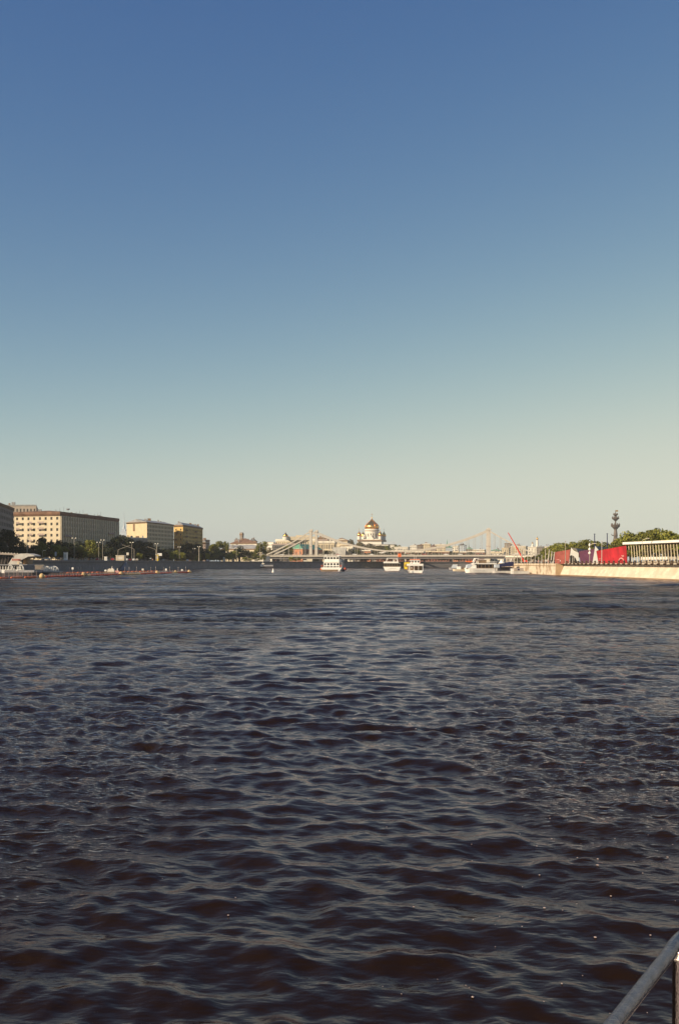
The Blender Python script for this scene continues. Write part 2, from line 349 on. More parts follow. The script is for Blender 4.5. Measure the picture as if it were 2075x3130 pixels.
    wm = n.nodes.new('ShaderNodeMapRange'); wm.inputs[3].default_value = 1.0; wm.inputs[4].default_value = 0.22; n.links.new(at_.outputs['Fac'], wm.inputs[0])
    ml = n.nodes.new('ShaderNodeMath'); ml.operation = 'MULTIPLY'; n.links.new(gr.outputs[0], ml.inputs[0]); n.links.new(wm.outputs[0], ml.inputs[1])
    b1 = n.nodes.new('ShaderNodeBump'); b1.inputs['Distance'].default_value = 0.06
    n.links.new(ml.outputs[0], b1.inputs['Strength']); n.links.new(n1.outputs[0], b1.inputs['Height'])
    b2 = n.nodes.new('ShaderNodeBump'); b2.inputs['Distance'].default_value = 0.16; b2.inputs['Strength'].default_value = 0.36
    n.links.new(n2.outputs[0], b2.inputs['Height']); n.links.new(b1.outputs[0], b2.inputs['Normal']); n.links.new(b2.outputs[0], b.inputs['Normal'])
    b3 = n.nodes.new('ShaderNodeBump'); b3.inputs['Distance'].default_value = 1.05; n4 = n.nodes.new('ShaderNodeTexNoise')
    n4.inputs['Scale'].default_value = 0.55; n4.inputs['Detail'].default_value = 7; n4.inputs['Roughness'].default_value = 0.68; n.links.new(mp.outputs[0], n4.inputs[0])
    af = n.nodes.new('ShaderNodeAttribute'); af.attribute_name = 'coarse'; gm = n.nodes.new('ShaderNodeMath'); gm.operation = 'MULTIPLY'; g5 = n.nodes.new('ShaderNodeMapRange'); g5.inputs[1].default_value = 0.38; g5.inputs[2].default_value = 0.62; g5.inputs[3].default_value = 0.25; g5.inputs[4].default_value = 1.0
    n.links.new(n3.outputs[0], g5.inputs[0]); n.links.new(af.outputs['Fac'], gm.inputs[0]); n.links.new(g5.outputs[0], gm.inputs[1]); n.links.new(gm.outputs[0], b3.inputs['Strength'])
    n.links.new(n4.outputs[0], b3.inputs['Height']); n.links.new(b2.outputs[0], b3.inputs['Normal']); n.links.new(b3.outputs[0], b.inputs['Normal']); n.links.new(b3.outputs[0], fr.inputs['Normal']); n.links.new(b3.outputs[0], df.inputs['Normal'])
    rm = n.nodes.new('ShaderNodeMapRange'); rm.inputs[3].default_value = 0.05; rm.inputs[4].default_value = 0.07
    n.links.new(af.outputs['Fac'], rm.inputs[0]); n.links.new(rm.outputs[0], b.inputs['Roughness'])
    me.materials.append(m); return struct(link('river', me))
river()
#@@OBJECTS
# ------------------------------------------------------------------ buildings
def rects(P, Q, z0, z1, nb, nf, ww, wh, base=1.0, top=1.0):
    L = (Vector(Q)-Vector(P)).length; bw = L/nb; fh = (z1-z0-base-top)/nf
    return [((i+.5)*bw, z0+base+(j+.5)*fh, bw*ww, fh*wh) for j in range(nf) for i in range(nb)], bw, fh
def facade(mb, P, Q, z0, z1, nb, nf, ww, wh, base=1.0, top=1.0, rev=0.3, m=0):
    """wall from P to Q with real window openings and reveals; outward is to the right of P->Q"""
    P = Vector(P); Q = Vector(Q); u = (Q-P); L = u.length; u /= L; nrm = Vector((u.y, -u.x))
    bw = L/nb; fh = (z1-z0-base-top)/nf
    xs = [0]+[v for i in range(nb) for v in ((i+.5-ww/2)*bw, (i+.5+ww/2)*bw)]+[L]
    zs = [z0]+[v for j in range(nf) for v in (z0+base+(j+.5-wh/2)*fh, z0+base+(j+.5+wh/2)*fh)]+[z1]
    def pt(x, z, d=0): q = P+u*x-nrm*d; return (q.x, q.y, z)
    for a in range(len(xs)-1):
        for b in range(len(zs)-1):
            x0, x1, c, d = xs[a], xs[a+1], zs[b], zs[b+1]
            if a % 2 and b % 2:
                for A_, B_ in (((x0,c),(x1,c)),((x1,c),(x1,d)),((x1,d),(x0,d)),((x0,d),(x0,c))):
                    mb.add([pt(*A_), pt(*B_), pt(*B_, rev), pt(*A_, rev)], [(0,1,2,3)], m)
            else: mb.add([pt(x0,c), pt(x1,c), pt(x1,d), pt(x0,d)], [(0,1,2,3)], m)
def window_mesh(w, h, fm='frame'):
    mb = MB(); mb.add([(-w/2,0,-h/2),(w/2,0,-h/2),(w/2,0,h/2),(-w/2,0,h/2)], [(0,1,2,3)], 0)
    t = 0.07
    mb.box(-w/2,w/2,-.06,-.003,h/2-t,h/2,1); mb.box(-w/2,w/2,-.06,-.003,-h/2,-h/2+t,1)
    mb.box(-w/2,-w/2+t,-.06,-.003,-h/2+t,h/2-t,1); mb.box(w/2-t,w/2,-.06,-.003,-h/2+t,h/2-t,1)
    mb.box(-t/2,t/2,-.06,-.003,-h/2+t,h/2-t,1)
    return mb.mesh('window', ['glass', fm])
def windows(parent, P, Q, z0, z1, nb, nf, ww, wh, base=1.0, top=1.0, rev=0.3, budget=[100], fm='frame', skip=0):
    """window parts; beyond the budget the rest become one part"""
    P = Vector(P); Q = Vector(Q); u = (Q-P).normalized(); nrm = Vector((u.y, -u.x)); rz = math.atan2(u.y, u.x)
    rc, bw, fh = rects(P, Q, z0, z1, nb, nf, ww, wh, base, top); rc = sorted(rc, key=lambda r: (-r[1], r[0]))
    me = window_mesh(bw*ww, fh*wh, fm); rest = MB(); loc = parent.location
    for x, z, w_, h_ in rc:
        q = P+u*x-nrm*rev*.8
        if budget[0] > 0:
            link('window', me, parent, (q.x-loc.x, q.y-loc.y, z-loc.z), rz); budget[0] -= 1
        else:
            a = q-u*w_/2; b = q+u*w_/2
            rest.add([(a.x,a.y,z-h_/2),(b.x,b.y,z-h_/2),(b.x,b.y,z+h_/2),(a.x,a.y,z+h_/2)], [(0,1,2,3)])
            d = u*0.05; n_ = nrm*0.05
            rest.add([(q.x-d.x+n_.x,q.y-d.y+n_.y,z-h_/2),(q.x+d.x+n_.x,q.y+d.y+n_.y,z-h_/2),(q.x+d.x+n_.x,q.y+d.y+n_.y,z+h_/2),(q.x-d.x+n_.x,q.y-d.y+n_.y,z+h_/2)], [(0,1,2,3)], 1)
    if rest.v: tag(rest.build('windows', ['glass', fm], parent, off=loc), kind='stuff')
def roof(mb, pts, z, kind, h, over=0.6, m=0):
    c = Vector((sum(p[0] for p in pts)/4, sum(p[1] for p in pts)/4)); P = [Vector(p[:2]) for p in pts]
    P = [p+(p-c).normalized()*over for p in P]
    if kind == 'flat': mb.prism([tuple(p) for p in P], z+.003, z+h, m); return
    e1 = (P[1]-P[0]).length; e2 = (P[2]-P[1]).length
    if kind == 'pyramid': a = b = c
    elif e2 >= e1: a = (P[0]+P[1])/2; b = (P[2]+P[3])/2
    else: a = (P[0]+P[3])/2; b = (P[1]+P[2])/2
    if kind == 'hip': dd = (b-a).normalized()*min(e1, e2)/2; a = a+dd; b = b-dd
    o = [(*p, z) for p in P]+[(*a, z+h), (*b, z+h)]
    if e2 >= e1 or kind == 'pyramid': f = [(0,1,4),(1,2,5,4),(2,3,5),(3,0,4,5),(0,3,2,1)]
    else: f = [(3,0,4),(0,1,5,4),(1,2,5),(2,3,4,5),(0,3,2,1)]
    mb.add(o, f, m)
def block(name, label, A, B, C, z1, z0=LG, front=(5, 4), side=(8, 4), wall='cream', ww=.42, wh=.55, roofk=('hip', 3, 'rust_roof'),
          cornice=1.0, trim='brown_trim', base=1.0, top=1.2, group=None, pil=0, chim=3, wside=None, cat='apartment block', win=True, fm='frame', whs=None):
    A, B, C = Vector(A), Vector(B), Vector(C); D = A+C-B
    t = thing(name, label, cat, (B.x, B.y, z0), 0, group); off = (B.x, B.y, z0); bud = [98]
    mb = MB(); facade(mb, A, B, z0, z1, *front, ww, wh, base, top); facade(mb, B, C, z0, z1, *side, ww if not wside else wside, whs or wh, base, top)
    for P, Q in ((C, D), (D, A)): mb.add([(P.x,P.y,z0),(Q.x,Q.y,z0),(Q.x,Q.y,z1),(P.x,P.y,z1)], [(0,1,2,3)])
    mb.build('wall', wall, t, off=off)
    if win:
        windows(t, A, B, z0, z1, *front, ww, wh, base, top, budget=bud, fm=fm); windows(t, B, C, z0, z1, *side, ww if not wside else wside, whs or wh, base, top, budget=bud, fm=fm)
    ro = MB(); roof(ro, [A, B, C, D], z1+(cornice*.8 if cornice else 0), roofk[0], roofk[1], over=.4 if cornice else .3)
    ro = ro.build('roof', roofk[2], t, off=off)
    if cornice:
        co_ = MB(); cc = (A+C)/2; pts = [p+(p-cc).normalized()*1.1 for p in (A, B, C, D)]; p2 = [p+(p-cc).normalized()*.5 for p in (A, B, C, D)]
        co_.prism([tuple(p) for p in p2], z1-cornice*.7, z1+.002, top=[tuple(p) for p in pts]); co_.prism([tuple(p) for p in pts], z1+.003, z1+cornice*.75)
        co_.build('cornice', trim, t, off=off)
    rnd = random.Random(len(label)*7)
    for k in range(chim):
        f1, f2 = (k+.5+rnd.uniform(-.3,.3))/chim, rnd.uniform(.25, .75); q = A+(B-A)*f2+(C-B)*f1-B
        s_ = rnd.uniform(.5, 1.3); h_ = rnd.uniform(1.2, 2.6)
        MB().box(q.x-s_,q.x+s_,q.y-s_*.6,q.y+s_*.6,z1-z0+.3,z1-z0+roofk[1]*.8+h_).build('chimney', 'brown_trim' if k % 2 else 'grey_roof', ro)
    if pil:
        u = (C-B).normalized(); n_ = Vector((u.y, -u.x)); L = (C-B).length
        for k in range(pil+1):
            x = L*k/pil; x = min(max(x, .8), L-.8); a = B+u*(x-.6)+n_*.003; b = B+u*(x+.6)+n_*.003
            MB().slab(a, b, z0, z1-cornice*.7-.01, 0, .75).build('pilaster', 'cream', t, off=off)
    return t
def gp(px, d): return (PX(px, d), d)
# left bank row
b0 = block('apartment_block', 'dark grey-brown apartment block cut off by the left edge of the picture', (-235,430), gp(-90,430), gp(42,560), PZ(1557,560), front=(6,8), side=(22,8), wall='greybrown', wside=.5, roofk=('hip',2,'rust_roof'))
B2 = dict(A=gp(45,660), B=gp(185,650), C=gp(363,752))
b1 = block('apartment_block', 'large eight-storey apartment block with a sunlit cream end wall and red-brown cornice', B2['A'], B2['B'], B2['C'], PZ(1570,650), front=(8,8), side=(26,8), wall='cream', ww=.36, wh=.5, wside=.58, whs=.66, roofk=('hip',1.7,'rust_roof'), cornice=1.8, pil=26, chim=9, trim='rust_roof')
def balcony(t, A, B, x, z, w_, m='pinkgrey', d=1.3):
    A = Vector(A); B = Vector(B); u = (B-A).normalized(); n_ = Vector((u.y, -u.x)); q = A+u*x; off = t.location
    o = MB().slab(q-u*w_/2+n_*.003, q+u*w_/2+n_*.003, z, z+.2, 0, d).slab(q-u*w_/2+n_*(d-.1), q+u*w_/2+n_*(d-.1), z+.201, z+1.15, 0, .1)
    return o.build('balcony', m, t, off=off)
L2 = (Vector(B2['B'])-Vector(B2['A'])).length
for zz in range(5): balcony(b1, B2['A'], B2['B'], L2*.60, PZ(1570,650)-6.2-zz*3.95, 4.6)
for zz in range(5): balcony(b1, B2['A'], B2['B'], L2*.38, PZ(1570,650)-6.2-zz*3.95, 2.4); balcony(b1, B2['A'], B2['B'], L2*.10, PZ(1570,650)-6.2-zz*3.95, 2.6)
for k in range(16):                                                     # river side balconies
    balcony(b1, B2['B'], B2['C'], 6+(k % 4)*2.9+(0 if k < 8 else 76), 14+(k//4 % 2)*7.9+(k//8)*3.9, 2.6)
for nm, fx, px_, h_ in (('roof_dish',.28,292,5.0),('roof_dish',.8,335,3.0)):
    q = Vector(B2['B']).lerp(Vector(B2['C']), fx)+Vector((-7, 0)); off = b1.location
    d_ = MB().tube([(q.x,q.y,36),(q.x,q.y,36+h_)], .12).lathe([(.1,-.5),(1.0,-.2),(1.5,.5)], 10, (q.x,q.y,36+h_)); d_.build(nm, 'haze_blue', b1, off=off)
for k in range(9):
    q = Vector(B2['B']).lerp(Vector(B2['C']), .05+k*.105)+Vector((-5-k % 3*2, 0)); off = b1.location
    MB().tube([(q.x,q.y,35),(q.x,q.y,40+k % 3*1.3)], .07, 4).box(q.x-.9,q.x+.9,q.y-.04,q.y+.04,39.2,39.3).build('roof_antenna', 'darkgrey', b1, off=off)
block('apartment_block', 'pale grey set-back roof storey rising behind the cream-ended block at far left', gp(-15,760), gp(112,760), gp(118,830), PZ(1546,760), front=(12,9), side=(4,9), wall='greybeige', roofk=('flat',.8,'grey_roof'), cornice=0, chim=5)
b3 = block('apartment_block', 'yellow apartment block with a blank sunlit gable end wall beside the spire', gp(388,799), gp(450,785), gp(531,842), PZ(1597,785), front=(1,1), side=(18,9), wall='yellow', ww=.001, wh=.001, wside=.48, whs=.6, roofk=('gable',2.6,'grey_roof'), cornice=.6, chim=4, win=False)
windows(b3, gp(450,785), gp(531,842), LG, PZ(1597,785), 18, 9, .48, .6, 1.0, 1.2, budget=[98])
sh = MB(); q0, q1 = Vector(gp(408,794.6)), Vector(gp(413,793.4)); sh.slab(q0, q1, 30, PZ(1600,783), .003, .35); sh.build('rain_shaft', 'brown_trim', b3, off=b3.location)
b4 = block('apartment_block', 'ochre apartment block with brown balconies on its narrow sunlit end', gp(532,860), gp(560,851), gp(620,925), PZ(1607,851), front=(2,7), side=(14,9), wall='ochre', ww=.25, wh=.4, wside=.45, whs=.6, roofk=('hip',2.6,'grey_roof'), cornice=1.0, chim=6)
for k in range(4): balcony(b4, gp(532,860), gp(560,851), 2.6 if k % 2 else 5.2, 30-k*6.0, 4.4, 'brown_trim')
for k in range(10): balcony(b4, gp(560,851), gp(620,925), 10+(k % 2)*34, 12+(k//2)*5, 8, 'brown_trim')
block('apartment_block', 'low grey-brown block with white roof sheds in front of the yellow gable', gp(350,752), gp(362,753), gp(452,782), PZ(1645,765), front=(2,4), side=(20,5), wall='greybeige', roofk=('flat',.7,'offwhite'), cornice=0, chim=5)
block('apartment_block', 'small pinkish grey block with square chimneys right of the ochre one', gp(612,960), gp(629,960), gp(641,1000), PZ(1660,960), front=(3,5), side=(6,5), wall='pinkgrey', roofk=('flat',.7,'grey_roof'), chim=2)
block('apartment_block', 'pinkish house end with paired chimney stacks above dark trees', gp(600,990), gp(626,990), gp(642,1010), PZ(1651,990), front=(5,6), side=(4,6), wall='pinkgrey', roofk=('flat',.7,'pinkgrey'), chim=2, cornice=0)
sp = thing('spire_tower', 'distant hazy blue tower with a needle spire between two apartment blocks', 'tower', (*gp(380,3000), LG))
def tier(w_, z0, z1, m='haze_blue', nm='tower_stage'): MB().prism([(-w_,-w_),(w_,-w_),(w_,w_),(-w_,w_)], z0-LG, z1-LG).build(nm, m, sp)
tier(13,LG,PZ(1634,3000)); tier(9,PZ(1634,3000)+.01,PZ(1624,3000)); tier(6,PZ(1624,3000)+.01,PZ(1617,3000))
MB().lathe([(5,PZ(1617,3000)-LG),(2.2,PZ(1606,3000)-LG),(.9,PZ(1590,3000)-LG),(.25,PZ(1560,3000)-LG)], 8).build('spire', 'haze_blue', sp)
# middle left
block('tower_block', 'narrow dark brick tower block standing above red roofs', gp(733,1700), gp(741,1695), gp(745,1715), PZ(1634,1695), front=(3,14), side=(3,14), wall='greybrown', roofk=('flat',2.4,'greybrown'), cornice=1.5, chim=2, cat='tower block')
block('town_house', 'low pale block with a rust-red hipped roof below the brick tower', gp(705,1420), gp(785,1400), gp(790,1440), PZ(1661,1400), front=(16,5), side=(3,5), wall='offwhite', roofk=('hip',7,'rust_roof'), chim=5, cat='building')
block('town_house', 'pale grey-roofed long house half hidden behind the riverside trees', gp(676,1190), gp(800,1165), gp(804,1190), PZ(1679,1165), front=(24,4), side=(3,4), wall='cream', roofk=('hip',5.0,'grey_roof'), chim=4, cat='building')
block('town_house', 'small white block just left of the red-roofed houses', gp(717,1600), gp(732,1600), gp(735,1620), PZ(1650,1600), front=(4,6), side=(2,6), wall='pinkgrey', roofk=('flat',.8,'grey_roof'), cornice=0, chim=2, cat='building')
block('town_house', 'dark tall-chimneyed roofline right of the brick tower block', gp(762,1550), gp(782,1540), gp(786,1560), PZ(1655,1540), front=(5,6), side=(2,6), wall='greybrown', roofk=('hip',5,'darkgrey'), chim=4, cat='building')
block('town_house', 'flat white block between the riverside poplar and the domed palace', gp(808,1500), gp(836,1490), gp(846,1530), PZ(1659,1490), front=(7,6), side=(4,6), wall='white_wall', roofk=('flat',.8,'offwhite'), cornice=0, chim=2, cat='building')
block('town_house', 'dark glass-fronted building behind the left foot of the bridge chains', gp(832,1200), gp(905,1180), gp(912,1210), PZ(1664,1180), front=(14,5), side=(3,5), wall='darkgrey', ww=.6, wh=.7, roofk=('flat',1.1,'pinkgrey'), cornice=0, chim=2, cat='building')
pal = block('palace', 'beige colonnaded palace crowned by a small gold lantern dome', gp(843,1520), gp(1010,1490), gp(1016,1540), PZ(1652,1490), front=(26,5), side=(4,5), wall='cream', ww=.45, wh=.72, roofk=('flat',1.6,'offwhite'), cornice=1.2, trim='offwhite', chim=0, cat='palace', pil=0)
def disc_dome(t, px, d, rr, z0, z1, h, m1='offwhite', m2='gold', nm='lantern'):
    x, y = gp(px, d); off = t.location
    o = MB().lathe([(rr,z0),(rr,z1)], 16, (x,y,0)).build(nm, m1, t, off=off)
    e = MB().lathe([(rr*1.05,z1),(rr*.8,z1+h*.3),(rr*.35,z1+h*.55),(rr*.12,z1+h*.75),(rr*.02,z1+h)], 16, (x,y,0)); e = e.build('dome', m2, o, True, off=off)
    return o
disc_dome(pal, 873, 1500, 4.4, PZ(1651,1500), PZ(1640,1500), 7.5)
up = MB()
xa, xb = PX(880,1500), PX(962,1500); up.box(xa, xb, 1500, 1520, PZ(1651,1500), PZ(1640,1500)); up.box(xa+12, xb-6, 1503, 1518, PZ(1640,1500)+.01, PZ(1636,1500)); up.build('upper_storey', 'cream', pal, off=pal.location)
# green-roofed brick house
A_, B_, C_ = gp(887,1073), gp(925,1060), gp(986,1130)
gh = block('brick_house', 'orange brick house with a green mansard roof left of the bridge pylons', A_, B_, C_, PZ(1678,1060), front=(3,2), side=(14,2), wall='brick', ww=.2, wh=.5, wside=.5, whs=.7, roofk=('hip',5.4,'green_roof'), cornice=.4, trim='offwhite', chim=0, cat='brick house')
# cream block right of the pylons with columns
block('palace', 'cream columned block directly right of the left bridge pylons', gp(972,1180), gp(1022,1175), gp(1028,1200), PZ(1659,1175), front=(10,3), side=(3,3), wall='cream', ww=.5, wh=.75, roofk=('flat',1.2,'offwhite'), cornice=1.1, trim='offwhite', chim=3, cat='building')
block('town_house', 'brown roofed storey peeping above the cream columned block', gp(968,1350), gp(1002,1345), gp(1006,1370), PZ(1646,1345), front=(8,7), side=(2,7), wall='pinkgrey', roofk=('hip',3,'brown_trim'), chim=5, cat='building')
block('town_house', 'cream classical block behind the wrapped wedge building', gp(1020,1400), gp(1062,1390), gp(1068,1420), PZ(1653,1390), front=(10,6), side=(3,6), wall='cream', ww=.35, roofk=('hip',2.2,'cream'), cornice=1.2, chim=3, cat='building')
block('town_house', 'pale block with a rounded dark roof left of the cathedral', gp(1030,1650), gp(1058,1640), gp(1062,1660), PZ(1651,1640), front=(7,6), side=(2,6), wall='cream', roofk=('hip',3.5,'brown_trim'), chim=2, cat='building')
block('town_house', 'low cream house between the pylon block and the cathedral trees', gp(1040,1150), gp(1078,1140), gp(1082,1170), PZ(1668,1140), front=(8,4), side=(2,4), wall='offwhite', ww=.4, roofk=('flat',.8,'cream'), cornice=.6, chim=2, cat='building')
wd = thing('wrapped_building', 'plain pale fabric-wrapped wedge-shaped building standing behind the bridge deck', 'building', (*gp(1034,1035), LG))
MB().prism([(-7.6,0),(6.0,-1.2),(8.5,9),(-6,10)], 0, PZ(1673,1035)-LG, top=[(-6.2,.6),(8.2,-1.0),(8.5,9),(-5,10)]).build('fabric_wrap', 'canopy_grey', wd)
MB().prism([(6.6,-1.0),(9.9,6),(9.9,9),(8.6,9)], 0, 12.5, top=[(8.3,-.6),(8.8,6),(8.8,8),(8.7,8)]).build('side_wall', 'pinkgrey', wd)
# ------------------------------------------------------------------ cathedral
DC = 2240.0; kc = F/DC; cz = lambda py: PZ(py, DC)
ca = thing('cathedral', 'white cathedral with a huge ribbed golden onion dome and four smaller gilded towers', 'cathedral', (*gp(1136.5, DC), LG))
yaw = R(-13)
def rot(x, y, a=yaw): return (x*math.cos(a)-y*math.sin(a), x*math.sin(a)+y*math.cos(a))
def sq(r, z0, z1, m, nm, r2=None, cross=None, ww=None):
    pts = [rot(x*r, y*(r2 or r)) for x, y in ((-1,-1),(1,-1),(1,1),(-1,1))]
    return MB().prism(pts, z0-LG, z1-LG).build(nm, m, ca)
body = MB(); g_ = 27
def bodyprism(pts, z0, z1): body.prism([rot(*p) for p in pts], z0-LG, z1-LG)
P4 = [(-g_,-g_),(g_,-g_),(g_,g_),(-g_,g_)]
P4r = [rot(*p) for p in P4]
for i in range(4): facade(body, P4r[i], P4r[(i+1) % 4], 0, cz(1657)-LG, 5, 2, .35, .6, 2, 2)
bodyprism([(-g_+1,-g_+1),(g_-1,-g_+1),(g_-1,g_-1),(-g_+1,g_-1)], cz(1657)-2, cz(1655)); body.build('body', 'white_wall', ca)
MB().prism([rot(*p) for p in [(-g_-1,-g_-1),(g_+1,-g_-1),(g_+1,g_+1),(-g_-1,g_+1)]], cz(1655.5)-LG, cz(1651)-LG).build('frieze', 'brown_trim', ca)
sq(19, cz(1651)+.01, cz(1648.5), 'white_wall', 'drum_base')
for i, a in enumerate((0, 90, 180, 270)):                                # pointed gables at the drum's foot
    gb = MB(); pr = [(-7,0),(7,0),(7,3),(4.5,7),(0,12.5),(-4.5,7),(-7,3)]
    gb.side(pr, -20, -17.5); vs = [rot(*rot(v[0], v[1], R(a))) + (v[2]+cz(1651)-LG,) for v in gb.v]; gb.v = vs
    gb.build('gable', 'white_wall', ca)
dr_ = MB(); r0 = 15.6; n16 = 16
for k in range(n16):
    a0 = 2*math.pi*(k)/n16; a1 = 2*math.pi*(k+1)/n16
    facade(dr_, (r0*math.cos(a0), r0*math.sin(a0)), (r0*math.cos(a1), r0*math.sin(a1)), cz(1648.5)-LG, cz(1625)-LG, 1, 1, .40, .70, 1, 2.5, .9)
dr_.lathe([(r0,cz(1625)-LG),(r0+.9,cz(1624)-LG),(r0+.9,cz(1620)-LG),(r0+.1,cz(1619)-LG),(r0+.2,cz(1617)-LG)], 32, cap=True); dr_.build('drum', 'white_wall', ca)
MB().lathe([(r0-1,cz(1648)-LG),(r0-1,cz(1626)-LG)], 16).build('drum_window_band', 'dark', ca)
MB().lathe([(r0+1.0,cz(1622.2)-LG),(r0+1.0,cz(1620.8)-LG)], 32).build('drum_frieze', 'brown_trim', ca)
prof = [(14.6,1617),(15.2,1614),(15.4,1611),(15.0,1608),(13.6,1604.5),(11.2,1601),(8.3,1597.3),(5.4,1593.5),(3.0,1590),(1.2,1587),(.45,1584.5)]
dm = MB(); nseg = 96; rib = lambda k: 1.0+.022*(1 if k % 4 == 0 else 0)
vs = []; 
for r_, py in prof:
    for k in range(nseg): a = 2*math.pi*k/nseg; q = r_*rib(k); vs.append((q*math.cos(a), q*math.sin(a), cz(py)-LG))
fs = [(j*nseg+k, j*nseg+(k+1) % nseg, (j+1)*nseg+(k+1) % nseg, (j+1)*nseg+k) for j in range(len(prof)-1) for k in range(nseg)]
dm.add(vs, fs); dm = dm.build('golden_dome', 'gold', ca, True)
for k in range(0, nseg, 6):
    a = 2*math.pi*k/nseg; MB().tube([(r_*1.03*math.cos(a), r_*1.03*math.sin(a), cz(py)-LG) for r_, py in prof[:-1]], [.28]*(len(prof)-2)+[.12], 4).build('dome_rib', 'gold_rib', dm)
MB().lathe([(.4,cz(1584.5)-LG),(1.1,cz(1583)-LG),(.9,cz(1581.5)-LG),(.3,cz(1580.5)-LG)], 8).box(-.25,.25,-.25,.25,cz(1580.5)-LG,cz(1569)-LG).box(-2.4,2.4,-.2,.2,cz(1573.6)-LG,cz(1572.9)-LG).box(-1.2,1.2,-.2,.2,cz(1571.4)-LG,cz(1570.9)-LG).build('cross', 'gold', dm)
for (x, y) in ((-28.7,-15),(17.5,-26.5),(27.6,15),(-19,27)):
    zt, zb = cz(1639.5)-LG, cz(1661)-LG; dx = 4.3
    tw = MB(); P = [(x+dx*math.cos(R(45*i+10)), y+dx*math.sin(R(45*i+10))) for i in range(8)]
    for i in range(8): facade(tw, P[i], P[(i+1) % 8], zb-12, zt, 1, 1, .5 if i % 2 == 0 else .25, .32, 14, 3, .8)
    tw.prism([(x+(q[0]-x)*1.12, y+(q[1]-y)*1.12) for q in P], zt-.9, zt); tw.lathe([(3.0,zb-12),(3.0,zt-1)], 8, (x,y,0), 1)
    tw = tw.build('bell_tower', ['white_wall', 'dark'], ca)
    dd = MB().lathe([(4.0,0),(4.9,1.8),(5.0,3.2),(4.3,5.0),(3.0,7.0),(1.6,9.0),(.7,10.6),(.25,12)], 24, (x,y,zt)); dd.box(x-.2,x+.2,y-.2,y+.2,zt+12,zt+18).box(x-1.1,x+1.1,y-.15,y+.15,zt+15.6,zt+16.1)
    dd.build('small_dome', 'gold', tw, True)
pd = thing('terrace', 'dark brown and grey terrace building at the foot of the cathedral', 'terrace', (*gp(1135,2150), LG))
pp = MB(); facade(pp, (-42,0), (50,-10), 0, PZ(1664,2150)-LG, 20, 6, .5, .5); pp.prism([(-42,.5),(50,-9.5),(56,20),(-40,30)], 0, PZ(1664,2150)-LG-.3); pp.build('terrace_wall', 'greybrown', pd)
MB().prism([(8,-12),(36,-14),(36,-10.6),(8,-7)], PZ(1668,2140)-LG, PZ(1665,2140)-LG).build('terrace_parapet', 'offwhite', pd)
MB().prism([(26,-11),(52,-13),(52,4),(26,4)], PZ(1664,2150)-LG+.01, PZ(1657,2150)-LG).build('grey_annex', 'haze_blue', pd)
